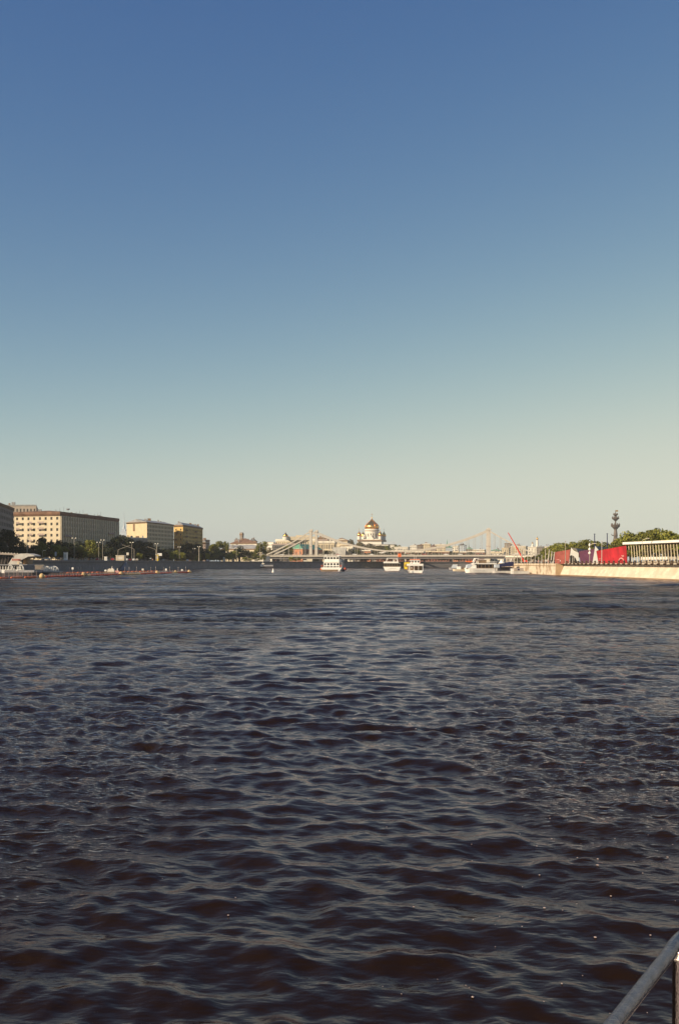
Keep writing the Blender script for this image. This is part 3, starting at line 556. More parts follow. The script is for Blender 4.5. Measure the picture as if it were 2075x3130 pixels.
# ------------------------------------------------------------------ skyline right of the cathedral
sky_b = [ # x0, x1, top, d, wall, roof kind, roof mat, floors, label
(1192,1206,1666,2000,'white_wall','flat','offwhite',6,'small white block immediately right of the cathedral terrace'),
(1204,1252,1672,1700,'offwhite','flat','offwhite',6,'long low cream range behind the middle of the bridge chain'),
(1252,1276,1665,1900,'white_wall','hip','offwhite',7,'bright white block with a plain top above mid-span'),
(1274,1292,1666,1750,'greybrown','flat','brown_trim',7,'dark brown block with a boxy roof above mid-span'),
(1290,1318,1660,2050,'cream','hip','offwhite',8,'tallest cream block of the mid-span skyline, with a pitched crown'),
(1316,1332,1666,1800,'pinkgrey','hip','rust_roof',7,'pinkish block carrying a dark little roof tower'),
(1330,1364,1664,2000,'cream','flat','offwhite',8,'broad cream block left of the green spire'),
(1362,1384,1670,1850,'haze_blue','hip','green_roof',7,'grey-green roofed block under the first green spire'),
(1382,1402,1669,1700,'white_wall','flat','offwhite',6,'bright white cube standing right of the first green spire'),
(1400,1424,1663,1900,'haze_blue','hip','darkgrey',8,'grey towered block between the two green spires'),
(1424,1446,1675,1800,'greybeige','hip','green_roof',6,'dark turreted block around the second green spire'),
(1444,1484,1680,1700,'cream','flat','offwhite',5,'low pale range left of the right-hand pylon'),
(1500,1534,1679,1600,'offwhite','hip','green_roof',6,'pale block with a grey-green roof right of the right-hand pylon'),
(1533,1556,1675,1350,'cream','flat','cream',8,'tall beige stone block behind the foot of the crane jib'),
(1541,1564,1661,1900,'greybeige','flat','brown_trim',10,'stepped grey-beige roof block above the beige stone block'),
(1560,1612,1669,1800,'cream','flat','offwhite',9,'wide cream apartment front crossed by the crane jib'),
(1574,1590,1663,2100,'pinkgrey','hip','pinkgrey',9,'pinkish roof peeping over the wide cream front'),
(1612,1642,1672,1500,'white_wall','flat','offwhite',8,'bright cream block below the small golden dome'),
(1640,1662,1671,1480,'greybrown','flat','grey_roof',8,'shaded grey-brown block under the tall bell tower'),  # shaded side of the block before it, shade put into the wall colour
(1655,1690,1666,2300,'offwhite','hip','haze_blue',9,'hazy pale block vanishing behind the right bank trees'),
(1660,1684,1674,1900,'cream','flat','cream',8,'cream block at the left end of the right bank trees'),
(1206,1236,1682,1300,'shaded_brick','flat','offwhite',4,'dark brick shed behind the bridge hangers below mid-span'),
(1100,1136,1682,1150,'brick','flat','offwhite',3,'orange brick wall building right of the wrapped wedge building'),
(1150,1200,1686,1120,'shaded_brick','hip','offwhite',3,'dark red low building with a pale roof left of mid-span'),
(1240,1300,1686,1150,'shaded_brick','flat','offwhite',3,'dark red low hall at mid-span behind the hangers'),
(1300,1382,1685,1250,'shaded_brick','flat','cream',3,'long dark colonnaded hall right of mid-span'),
(1384,1404,1686,1180,'brick','flat','cream',3,'vivid orange brick cube behind the hangers'),
(1404,1490,1686,1230,'shaded_brick','flat','offwhite',3,'dark red long shed with a cream eaves line left of the right-hand pylon'),
(1492,1545,1688,1250,'offwhite','flat','cream',3,'pale low building at the foot of the right-hand pylon'),
(1545,1640,1700,900,'greybeige','flat','offwhite',3,'beige low pavilion behind the flagpoles of the right bank'),
(1566,1600,1690,1100,'offwhite','hip','offwhite',4,'white rooflet right of the right-hand pylon'),
]
for (x0, x1, tp, d, wl, rk, rm, fl, lb) in sky_b:
    wpx = x1-x0; nb = max(3, int(wpx/F*d/4.2)); A = gp(x0, d+wpx*.12); B = gp(x1-wpx*.12, d); C = gp(x1, d+22)
    rh = 0.9 if rk == 'flat' else max(2.0, .10*wpx/F*d)
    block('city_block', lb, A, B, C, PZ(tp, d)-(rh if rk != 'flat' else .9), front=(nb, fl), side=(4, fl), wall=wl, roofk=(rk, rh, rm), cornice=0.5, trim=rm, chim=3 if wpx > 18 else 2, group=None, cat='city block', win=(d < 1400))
def spire(px, d, ytop, ybase, label, m='green_roof'):
    t = thing('spired_tower', label, 'tower', (*gp(px, d), LG)); zb = PZ(ybase, d)-LG; zt = PZ(ytop, d)-LG; wd_ = (zt-zb)*.14
    MB().prism([(-wd_*1.5,-wd_*1.5),(wd_*1.5,-wd_*1.5),(wd_*1.5,wd_*1.5),(-wd_*1.5,wd_*1.5)], 0, zb-(zt-zb)*.25).build('tower_base', 'brick', t)
    MB().prism([(-wd_,-wd_),(wd_,-wd_),(wd_,wd_),(-wd_,wd_)], zb-(zt-zb)*.25+.01, zb).build('tower_stage', 'pinkgrey', t)
    MB().lathe([(wd_*1.1,zb),(wd_*.45,zb+(zt-zb)*.45),(.2,zt*.98),(.15,zt)], 8).build('spire', m, t)
spire(1366, 2300, 1648, 1668, 'slender green spire on a brick tower above the bridge, left of two')
spire(1432, 2300, 1659, 1678, 'slender green spire on a brick tower nearer the right-hand pylon')
spire(1519, 2300, 1670, 1684, 'short dark spire just right of the right-hand pylon', 'darkgrey')
def bell(px, d, ytop, ybase, wpx, label):
    t = thing('bell_tower', label, 'bell tower', (*gp(px, d), LG)); w_ = wpx/2/F*d; zt = PZ(ytop, d)-LG; zb = PZ(ybase, d)-LG; H = zt-zb
    MB().lathe([(w_*1.15,0),(w_*1.1,zb),(w_*.95,zb+.01),(w_*.9,zb+H*.38),(w_*1.02,zb+H*.39),(w_*.98,zb+H*.42),(w_*.72,zb+H*.43),(w_*.70,zb+H*.62),(w_*.8,zb+H*.63),(w_*.8,zb+H*.65)], 8).build('shaft', 'white_wall', t)
    MB().lathe([(w_*.62,zb+H*.65),(w_*.62,zb+H*.68),(w_*.8,zb+H*.74),(w_*.66,zb+H*.8),(w_*.25,zb+H*.87),(.3,zb+H*.9),(.25,zt)], 16).build('dome', 'gold', t, True)
bell(1641, 2500, 1638, 1673, 8.5, 'tall white bell tower with a golden dome above the shaded block')
bell(1626.5, 2500, 1655, 1673, 7, 'shorter white belfry with a golden dome left of the tall bell tower')
# ------------------------------------------------------------------ suspension bridge
BA = math.atan2(-35.0, 167.8); BLEN = 171.4; BW = 24.0
br = thing('suspension_bridge', 'pale steel chain suspension bridge with four slab pylons crossing the river', 'bridge', (PX(950,975), 975, 0), BA)
ZD, ZP, ZM = 12.05, 36.6, 15.9
MB().box(-112, BLEN+150, -1.5, BW+1.5, 10.7, ZD).build('deck', 'steel_white', br)
MB().box(-46, BLEN+46, -.2, BW+.2, 8.5, 10.69).build('girder', 'girder', br)
MB().box(-112, BLEN+150, .6, BW-.6, ZD+.004, ZD+.06).build('roadway', 'asphalt', br)
for yy in (-1.4, BW+1.4):
    rl = MB(); rl.box(-112, BLEN+150, yy-.05, yy+.05, ZD+1.0, ZD+1.12)
    for k in range(140): x = -111+k*3.08; rl.box(x-.06, x+.06, yy-.04, yy+.04, ZD+.01, ZD+.999)
    rl.build('railing', 'steel_white', br)
for X_ in (0, BLEN):
    for yy in (0, BW):
        p = MB(); p.prism([(X_-1.5,yy-1.0),(X_+1.5,yy-1.0),(X_+1.5,yy+1.0),(X_-1.5,yy+1.0)], ZD+.061, ZP-1.2, top=[(X_-1.25,yy-.85),(X_+1.25,yy-.85),(X_+1.25,yy+.85),(X_-1.25,yy+.85)])
        p = p.build('pylon', 'steel_white', br)
        MB().box(X_-1.7, X_+1.7, yy-1.1, yy+1.1, ZP-1.19, ZP).box(X_-.5, X_+2.0, yy-.5, yy+.5, ZP+.003, ZP+.9).build('pylon_head', 'steel_white', p)
        MB().box(X_-1.6, X_+1.6, yy-1.1, yy+1.1, 20.3, 20.8).build('pylon_band', 'pinkgrey', p)
    pr = MB(); pr.prism([(X_-4,-5),(X_+2.4,-5),(X_+2.4,BW+5),(X_-4,BW+5)], -1, 8.49, top=[(X_-3,-4),(X_+2.4,-4),(X_+2.4,BW+4),(X_-3,BW+4)]); pr.build('pier', 'pier', br)
def chain_z(x):
    if x < 0: return ZP-1.0-(ZP-1.0-12.6)*(-x/45)-1.2*math.sin(math.pi*min(1, -x/45))
    if x > BLEN: return chain_z(-(x-BLEN))
    q = (x-BLEN/2)/(BLEN/2); return ZM+(ZP-1.0-ZM)*q*q
for yy in (0, BW):
    for a, b, n in ((-45, 0, 8), (0, BLEN, 26), (BLEN, BLEN+45, 8)):
        xs = [a+(b-a)*i/n for i in range(n+1)]
        mb = MB()
        for i in range(n):
            x0, x1 = xs[i], xs[i+1]; z0, z1 = chain_z(x0), chain_z(x1); h = .62 if a != 0 else .58
            for ys in (-.45, .15):
                mb.add([(x0,yy+ys,z0-h),(x1,yy+ys,z1-h),(x1,yy+ys+.3,z1-h),(x0,yy+ys+.3,z0-h),(x0,yy+ys,z0+h),(x1,yy+ys,z1+h),(x1,yy+ys+.3,z1+h),(x0,yy+ys+.3,z0+h)], [(0,3,2,1),(4,5,6,7),(0,1,5,4),(1,2,6,5),(2,3,7,6),(3,0,4,7)])
        ch = mb.build('chain', 'steel_white', br)
        for x in xs[1:-1]:
            z = chain_z(x)
            MB().box(x-.32, x+.32, yy-.5, yy+.5, z-.75, z+.75).build('chain_pin', 'steel_white', ch)
            if z-1.0 > ZD+.3: MB().tube([(x,yy,z-.76), (x,yy,ZD+.05)], .17, 4).build('hanger', 'steel_white', br)
for k, x in enumerate((BLEN+60, BLEN+80, BLEN+100, BLEN+120, -60, -80)):
    for yy in (2, BW-2): MB().box(x-.7, x+.7, yy-.7, yy+.7, 4, 10.69).build('viaduct_column', 'steel_white', br)
def blocal(x, y, z): c_, s_ = math.cos(BA), math.sin(BA); o = br.location; return (o.x+x*c_-y*s_, o.y+x*s_+y*c_, z)
for k in range(9):                                                       # bridge street lamps
    t = thing('street_lamp', '%s from the left of nine slim lamp posts along the near bridge edge' % ['first','second','third','fourth','fifth','sixth','seventh','eighth','ninth'][k], 'street lamp', blocal(-38+k*30, 1.6, ZD+.06), BA, 'lamp posts on the bridge deck')
    MB().tube([(0,0,0),(0,0,7.6),(0,.6,8.4)], .11, 5).build('pole', 'pole', t); MB().box(-.3,.3,.3,1.4,8.3,8.55).build('lamp_head', 'lampglass', t)
# masonry ramp at the left end
rmp = thing('stair_ramp', 'sunlit beige stone ramp curving down from the left end of the bridge', 'ramp', (*gp(800,935), 0))
o = rmp.location
mb = MB(); pts = [(-12,4,5.7),(-8,2,7.6),(-3,1,9.3),(2,0,10.6),(7,3,11.2)]
for i in range(4):
    a, b = pts[i], pts[i+1]; mb.add([(a[0],a[1],4),(b[0],b[1],4),(b[0],b[1],b[2]),(a[0],a[1],a[2]),(a[0],a[1]+9,4),(b[0],b[1]+9,4),(b[0],b[1]+9,b[2]),(a[0],a[1]+9,a[2])], [(0,1,2,3),(7,6,5,4),(3,2,6,7),(0,4,5,1)])
mb.build('ramp_wall', 'offwhite', rmp)
rp2 = MB()
for i in range(4):
    a, b = pts[i], pts[i+1]; rp2.tube([(a[0],a[1],a[2]+.5),(b[0],b[1],b[2]+.5)], .25, 4)
rp2.build('parapet', 'cream', rmp)
# ------------------------------------------------------------------ trees
def crown_mesh(seed, n=1900, shape=1.0, m='leaf_mid'):
    r = random.Random(seed); bl = []
    for k in range(15):
        a = r.uniform(0, 6.28); h = r.uniform(.32, .88); rad = .30*math.sin(math.pi*min(1, (h-.12)/.92))**.6*r.uniform(.35, 1.0)
        bl.append((rad*math.cos(a)*shape, rad*math.sin(a)*shape, h, r.uniform(.10, .17)))
    bl.append((0, 0, .84, .15)); mb = MB()
    for k in range(n):
        b = r.choice(bl); v = Vector((r.gauss(0,1), r.gauss(0,1), r.gauss(0,1)+.25)).normalized(); q = b[3]*r.uniform(.72, 1.1)
        p = Vector(b[:3])+Vector((v.x*q, v.y*q, v.z*q*.85))
        nn = (v+Vector((r.gauss(0,.5), r.gauss(0,.5), r.gauss(0,.5)+.3))).normalized(); u = nn.cross(Vector((r.gauss(0,1), r.gauss(0,1), r.gauss(0,1)))).normalized(); w_ = nn.cross(u)
        s = r.uniform(.013, .027)
        mb.add([p-u*s-w_*s*.6, p+u*s-w_*s*.6, p+u*s*.7+w_*s, p-u*s*.7+w_*s], [(0,1,2,3)])
    return mb.mesh('crown', m)
def trunk_mesh(seed):
    r = random.Random(seed); mb = MB(); mb.tube([(0,0,0),(.01,0,.2),(0,.01,.45),(.01,0,.75)], [.032,.024,.018,.008], 6)
    for k in range(5):
        a = r.uniform(0,6.28); h = .25+.08*k; mb.tube([(0,0,h),(.12*math.cos(a),.12*math.sin(a),h+.12),(.22*math.cos(a),.22*math.sin(a),h+.28)], [.013,.009,.004], 4)
    return mb.mesh('trunk', 'bark')
CR = {(k, m): crown_mesh(11+k*7+len(m), m=m) for m in ('leaf_dark','leaf_mid','leaf_light','leaf_rust') for k in range(3)}
TR = [trunk_mesh(k) for k in range(3)]; TC = [0]
def tree(px, d, ytop, wpx, m, label, z0, group, name='leafy_tree', cat='tree'):
    H = PZ(ytop, d)-z0; W = wpx/F*d; k = TC[0] % 3; TC[0] += 1; x, y = gp(px, d)
    t = thing(name, label, cat, (x, y, z0), random.Random(px).uniform(0, 6.28), group)
    sxy = W/.74/H; t.scale = (H*sxy, H*sxy, H)
    link('trunk', TR[k], t).scale = (min(1, 1/sxy), min(1, 1/sxy), 1); link('crown', CR[(k, m)], t); return t
def bank_x(y):
    for (x0, y0), (x1, y1) in zip(BL, BL[1:]):
        if y0 <= y <= y1: return x0+(x1-x0)*(y-y0)/(y1-y0)
    return BL[-1][0]
def inland(px, off):
    y = 300.0
    while y < 900 and PX(px, y) > bank_x(y)-off: y += 1      # walk away from the camera until the point is inland enough
    while y > 250 and PX(px, y) < bank_x(y)-off: y -= 1
    return y
def depth_at(px, off):
    best = min((abs(PX(px, y)-(bank_x(y)-off)), y) for y in range(300, 960, 2)); return float(best[1])
ORD = ['first','second','third','fourth','fifth','sixth','seventh','eighth','ninth','tenth','eleventh','twelfth','thirteenth','fourteenth','fifteenth','sixteenth','seventeenth','eighteenth','nineteenth','twentieth','twenty-first','twenty-second','twenty-third','twenty-fourth','twenty-fifth','twenty-sixth','twenty-seventh','twenty-eighth','twenty-ninth','thirtieth']
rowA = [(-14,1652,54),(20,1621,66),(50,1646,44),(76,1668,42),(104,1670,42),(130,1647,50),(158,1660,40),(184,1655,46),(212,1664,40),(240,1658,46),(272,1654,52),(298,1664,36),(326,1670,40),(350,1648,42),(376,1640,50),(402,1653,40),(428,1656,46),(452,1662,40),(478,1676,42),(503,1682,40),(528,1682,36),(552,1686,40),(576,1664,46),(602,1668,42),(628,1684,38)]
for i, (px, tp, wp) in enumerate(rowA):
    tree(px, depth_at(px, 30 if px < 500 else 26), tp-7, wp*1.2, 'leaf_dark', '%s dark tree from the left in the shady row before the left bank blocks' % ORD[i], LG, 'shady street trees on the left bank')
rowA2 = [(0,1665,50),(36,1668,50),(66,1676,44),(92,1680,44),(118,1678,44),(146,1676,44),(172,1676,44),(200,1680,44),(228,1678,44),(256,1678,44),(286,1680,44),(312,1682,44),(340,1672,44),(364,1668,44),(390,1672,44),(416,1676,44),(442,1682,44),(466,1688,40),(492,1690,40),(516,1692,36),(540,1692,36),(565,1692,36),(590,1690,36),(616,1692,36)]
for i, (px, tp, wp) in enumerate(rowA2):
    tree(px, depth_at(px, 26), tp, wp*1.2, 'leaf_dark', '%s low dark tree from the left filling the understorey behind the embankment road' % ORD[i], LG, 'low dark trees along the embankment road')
rowB = [(128,1652,30,'leaf_mid'),(172,1664,36,'leaf_light'),(198,1668,34,'leaf_mid'),(250,1664,34,'leaf_mid'),(276,1650,40,'leaf_light'),(302,1672,24,'leaf_mid'),(427,1690,24,'leaf_light'),(524,1686,18,'leaf_light'),(541,1680,22,'leaf_light'),(558,1688,28,'leaf_light'),(586,1690,26,'leaf_rust'),(603,1696,24,'leaf_light'),(612,1690,14,'leaf_mid'),(634,1690,16,'leaf_light')]
lbB = ['sunlit treetop under the balconies of the cream end wall','bright green tree in front of the corner of the cream-ended block','olive tree just right of the cream corner','olive tree left of the tall roadside lamp pair','brightest broad tree in front of the pilastered facade','small olive tree beside the tall twin lamp post','small round bush right of the crossing signal arms','narrow bright shrub left of the ochre end wall','yellow-green bush under the ochre end wall','rounded bush on the embankment below the ochre block','rust-brown leaved bush below the dark street trees','low green bush beside the tall double lamp','narrow green shrub at the foot of the thick lamp post','lone bright shrub right of the thick lamp post']
for (px, tp, wp, m), lb in zip(rowB, lbB): tree(px, depth_at(px, 21 if px < 400 else 14), tp, wp*1.1, m, lb, LG, None, 'leafy_tree' if tp < 1685 else 'bush', 'tree' if tp < 1685 else 'bush')
mid = [(645,905,1697,26,'leaf_dark','dark low bush left of the white stele, nearest the pinkish house'),(662,903,1695,28,'leaf_mid','low olive bush halfway between the pinkish house and the white stele'),(676,902,1698,22,'leaf_dark','dark low bush just left of the white stele'),(622,880,1696,30,'leaf_dark','dark low bush right of the thick lamp post'),(650,930,1690,34,'leaf_mid','low olive tree left of the broad riverside tree'),(656,955,1662,44,'leaf_mid','broad olive riverside tree right of the pinkish house end'),(672,975,1653,34,'leaf_mid','taller right half of the broad riverside trees'),(663,925,1684,40,'leaf_mid','olive tree in front of the broad riverside pair'),(690,1020,1653,18,'leaf_mid','slim tree rising alone between the riverside group and the brick tower'),(682,945,1680,34,'leaf_dark','dark tree left of the small white stele'),(701,900,1692,26,'leaf_light','bright shrub by the landing stairs'),(716,905,1684,26,'leaf_light','bright green bush left of the dark round tree'),(735,915,1667,38,'leaf_dark','big dark round tree before the grey-roofed house'),(757,915,1681,26,'leaf_dark','smaller dark round tree at the right of the big one'),(700,950,1688,30,'leaf_dark','dark tree behind the bright shrubs at the landing'),(752,893,1703,30,'leaf_light','low bush at the top of the landing wall'),(790,985,1659,20,'leaf_mid','left one of two poplars at the left end of the bridge'),(806,990,1653,24,'leaf_mid','right taller one of two poplars at the left end of the bridge'),(822,1010,1673,24,'leaf_rust','rusty brown tree right of the two poplars'),(773,960,1684,22,'leaf_mid','small tree by the white house left of the ramp'),(789,918,1700,22,'leaf_light','bush in front of the stone ramp'),(806,915,1695,16,'leaf_mid','narrow bush at the right end of the stone ramp'),
 (880,1040,1664,26,'leaf_mid','green tree between the chains left of the brick house'),(868,1035,1674,28,'leaf_dark','dark tree under the lower chain'),(893,945,1703,26,'leaf_light','bright bush under the left bridge span'),(912,945,1705,20,'leaf_mid','dull bush under the left bridge span, right of the bright one'),
 (1000,1030,1682,26,'leaf_dark','dark tree behind the deck left of the wrapped building'),(1018,1028,1684,20,'leaf_rust','rusty tree at the left edge of the wrapped building'),(1073,1080,1676,22,'leaf_dark','dark tree right of the wrapped building'),(1090,1085,1680,20,'leaf_mid','green tree left of the orange brick wall'),
 (1058,1900,1650,18,'leaf_rust','left one of the brown trees on the cathedral hill'),(1072,1900,1646,22,'leaf_rust','right taller one of the brown trees on the cathedral hill'),(1100,2020,1656,46,'leaf_rust','brown tree mass directly left below the cathedral'),(1130,2010,1660,50,'leaf_rust','brown tree below the middle of the cathedral'),(1118,1700,1668,44,'leaf_rust','brown tree above the bridge chain left of the cathedral axis'),(1155,1750,1667,40,'leaf_rust','brown tree above the bridge chain below the right cathedral tower'),(1180,1800,1668,36,'leaf_mid','green tree on the slope right of the cathedral'),(1210,1850,1664,22,'leaf_mid','left one of two little trees on the skyline right of the cathedral'),(1222,1850,1665,18,'leaf_mid','right one of two little trees on the skyline right of the cathedral')]
for px, d, tp, wp, m, lb in mid: tree(px, d, tp-1, wp*(1.15 if tp > 1700 or d > 1200 else 1.32), m, lb, LG, None, 'leafy_tree' if tp < 1690 else 'bush', 'tree' if tp < 1690 else 'bush')
for i in range(26):                                                      # far quay trees under the bridge, shade put into their dark leaves
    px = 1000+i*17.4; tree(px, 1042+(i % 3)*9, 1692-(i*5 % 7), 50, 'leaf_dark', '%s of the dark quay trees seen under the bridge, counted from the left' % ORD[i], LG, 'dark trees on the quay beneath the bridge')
rb = [(1662,640,1682,26,'leaf_mid'),(1678,620,1672,34,'leaf_light'),(1700,600,1662,46,'leaf_light'),(1724,590,1661,46,'leaf_light'),(1748,575,1655,46,'leaf_light'),(1776,560,1650,44,'leaf_mid'),(1798,550,1648,44,'leaf_mid'),(1818,540,1654,40,'leaf_mid'),(1846,530,1656,52,'leaf_mid'),(1872,520,1668,36,'leaf_mid'),(1738,540,1672,50,'leaf_mid'),(1790,520,1668,50,'leaf_mid'),(1830,510,1670,50,'leaf_mid'),
      (1893,440,1648,50,'leaf_mid'),(1925,435,1626,66,'leaf_light'),(1955,425,1624,60,'leaf_mid'),(1985,415,1619,62,'leaf_mid'),(2008,405,1611,74,'leaf_mid'),(2038,400,1622,60,'leaf_light'),(2066,395,1634,60,'leaf_light'),(2100,380,1634,70,'leaf_light'),(1915,420,1655,60,'leaf_mid'),(1955,415,1658,60,'leaf_mid'),(2000,405,1655,64,'leaf_mid'),(2045,395,1656,64,'leaf_mid')]
for i, (px, d, tp, wp, m) in enumerate(rb):
    lb = ('%s tree from the left in the sunlit park belt behind the coloured panels' % ORD[i]) if i < 13 else ('%s tree from the left in the high sunlit clump behind the white-roofed pavilion' % ORD[i-13])
    tree(px, d, tp-2, wp*1.32, m, lb, RG, 'park trees on the right bank')
for i, (px, d, tp) in enumerate(((1612,640,1700),(1632,640,1698),(1650,630,1694),(1580,700,1704),(1598,680,1703),(1690,560,1700))):
    tree(px, d, tp, 26, 'leaf_rust' if i % 2 else 'leaf_mid', '%s low thin tree from the left behind the quayside masts' % ORD[i], RG, 'low trees behind the quayside masts')
# ------------------------------------------------------------------ monument
mo = thing('monument', 'tall dark column monument with tiers of sail-like brackets and a masthead flag', 'monument', (*gp(1880,1700), RG)); mz = lambda py: PZ(py,1700)-RG
MB().lathe([(8,0),(6.8,mz(1668)),(5.0,mz(1655)),(3.2,mz(1642)),(3.6,mz(1635)),(2.6,mz(1622)),(2.6,mz(1618))], 12).build('shaft', 'bronze', mo)
for (y0, y1, rr, n) in ((1618,1603,8.0,9),(1592,1582,6.2,8),(1578,1572,3.8,6)):
    rg = MB(); rg.lathe([(rr*.35,mz(y0)),(rr*.8,mz((y0+y1)/2)),(rr*.95,mz(y1)-.6),(rr*.4,mz(y1)-.6)], 14)
    for k in range(n):
        a = 2*math.pi*k/n; cx_, cy_ = rr*.85*math.cos(a), rr*.85*math.sin(a); rg.lathe([(.5,mz((y0+y1)/2)),(1.1,mz(y1)-1),(.6,mz(y1)+1.4),(.1,mz(y1)+2.4)], 6, (cx_,cy_,0))
    rg.build('tier', 'bronze', mo)
MB().tube([(0,0,mz(1618)),(0,0,mz(1580)),(0,0,mz(1559))], [1.6,1.1,.3], 6).build('mast', 'bronze', mo)
MB().box(.3,4.2,-.1,.1,mz(1564),mz(1559.5)).build('flag', 'gold', mo)
MB().tube([(-2,0,mz(1637)),(-6,0,mz(1636)),(-7.5,0,mz(1632))], [.9,.7,.4], 5).lathe([(1.3,mz(1647)),(1.5,mz(1637)),(.7,mz(1634)),(.8,mz(1631)),(.1,mz(1629.5))], 8, (-1.8,-2,0)).build('figure', 'bronze', mo)
# ------------------------------------------------------------------ people
def person_mesh():
    me = bpy.data.meshes.new('person_skel'); P = [(0,0,.95),(0,0,1.2),(0,0,1.42),(0,0,1.52),(0,-.01,1.63),(0,0,1.74),(.10,0,.9),(.11,-.02,.5),(.11,.02,.08),(.11,-.14,.03),(-.10,0,.9),(-.11,.06,.5),(-.12,.1,.08),(-.12,-.05,.03),(.19,0,1.4),(.25,.03,1.12),(.25,-.08,.88),(.25,-.1,.78),(-.19,0,1.4),(-.26,.02,1.12),(-.27,-.06,.88),(-.27,-.08,.78)]
    E = [(0,1),(1,2),(2,3),(3,4),(4,5),(0,6),(6,7),(7,8),(8,9),(0,10),(10,11),(11,12),(12,13),(2,14),(14,15),(15,16),(16,17),(2,18),(18,19),(19,20),(20,21)]
    rad = [.15,.14,.15,.06,.10,.08,.10,.07,.045,.04,.10,.07,.045,.04,.06,.045,.035,.03,.06,.045,.035,.03]
    me.from_pydata(P, E, []); o = bpy.data.objects.new('skel', me); COL.objects.link(o)
    md = o.modifiers.new('s', 'SKIN'); md2 = o.modifiers.new('u', 'SUBSURF'); md2.levels = 1; md2.render_levels = 1
    for i, r in enumerate(rad): me.skin_vertices[0].data[i].radius = (r, r*.8)
    me.skin_vertices[0].data[0].use_root = True
    dg = bpy.context.evaluated_depsgraph_get(); ev = o.evaluated_get(dg); out = bpy.data.meshes.new_from_object(ev)
    bpy.data.objects.remove(o); return out
PM = person_mesh(); PV = {}
def person(x, y, z, rz, top, legs, label, group=None):
    key = (top, legs)
    if key not in PV:
        m_ = PM.copy(); m_.materials.clear()
        for k in ('skin', top, legs, 'hair'): m_.materials.append(M[k])
        for p in m_.polygons:
            c = p.center; p.material_index = 3 if c.z > 1.66 or (c.z > 1.56 and c.y > .03) else 0 if c.z > 1.46 or (abs(c.x) > .2 and c.z < 1.15) or c.z < .12 else 1 if c.z > .93 else 2
            p.use_smooth = True
        PV[key] = m_
    o = link('person', PV[key], None, (x, y, z), rz); return tag(o, label, 'person', group)
# ------------------------------------------------------------------ cars
def car(loc, rz, paint, label, group='cars on the left embankment road', long=4.4, hgt=1.45):
    t = thing('parked_car', label, 'car', loc, rz, group); L = long/2
    b = MB(); b.side([(-L,.35),(-L,.85),(-L*.9,.95),(-L*.45,1.0),(L*.5,1.0),(L*.95,.85),(L,.7),(L,.35)], -.85, .85)
    b.side([(-L*.75,1.001),(-L*.5,hgt),(L*.1,hgt),(L*.45,1.001)], -.72, .72); b.build('body', paint, t)
    for s in (-1, 1):
        w_ = MB(); y = .73*s; w_.add([(-L*.62,y,1.05),(L*.32,y,1.05),(L*.06,y,hgt-.08),(-L*.47,y,hgt-.08)], [(0,1,2,3) if s < 0 else (3,2,1,0)]); w_.build('side_window', 'glass', t)
        for x in (-L*.62, L*.62):
            wb = MB(); 
            for q in range(10):
                pass
            ring = [(x+.33*math.cos(2*math.pi*q/10), .33+.33*math.sin(2*math.pi*q/10)) for q in range(10)]; wb.side(ring, *sorted((.70*s, .88*s))); wb.build('wheel', 'tyre', t)
    MB().add([(L*.455,-.62,1.03),(L*.455,.62,1.03),(L*.13,.6,hgt-.04),(L*.13,-.6,hgt-.04)], [(0,1,2,3)]).build('windscreen', 'glass', t)
    return t
def along(px, off): d = depth_at(px, off); return (PX(px, d), d)
road_rz = R(86)
carsL = [(67,1,'car_beige','beige car roof just right of the barge canopy'),(143,13,'car_white','white car passing on the far left embankment road'),(182,15,'car_dark','dark blue car behind the signpost near the white kiosk pillar'),(299,13,'car_red','dark red car left of the tall twin lamp'),(346,12,'car_red','red car left of the roadside kiosk'),(388,12,'car_white','white car under the crossing signal arms'),(398,15,'car_red','dark red car between the white cars'),(410,12,'car_white','first white car at the head of the landing stairs'),(420,10,'car_beige','pale car parked at the corner of the landing stairs'),(500,12,'car_beige','beige car behind the parapet right of the white signboards'),(574,12,'car_white','white car behind the parapet below the rust-brown bush'),(635,12,'car_white','white car behind the parapet right of the thick lamp post')]
for px, off, p, lb in carsL:
    x, y = along(px, off if off > 2 else 12); car((x, y, LG+.75), R(100 if px < 400 else 80)+R(90) if px in (143,) else R(95), p, lb)
for i in range(13):
    x = -30+i*17.5+(i*7 % 5); lc = blocal(x, 4.2+(i % 2)*12, ZD+.07)
    car(lc, BA, ['car_white','car_dark','car_beige','car_red','car_white'][i % 5], '%s of the cars strung out along the bridge deck, counted from the left' % ORD[i], 'cars crossing the bridge', 4.6, 1.7)
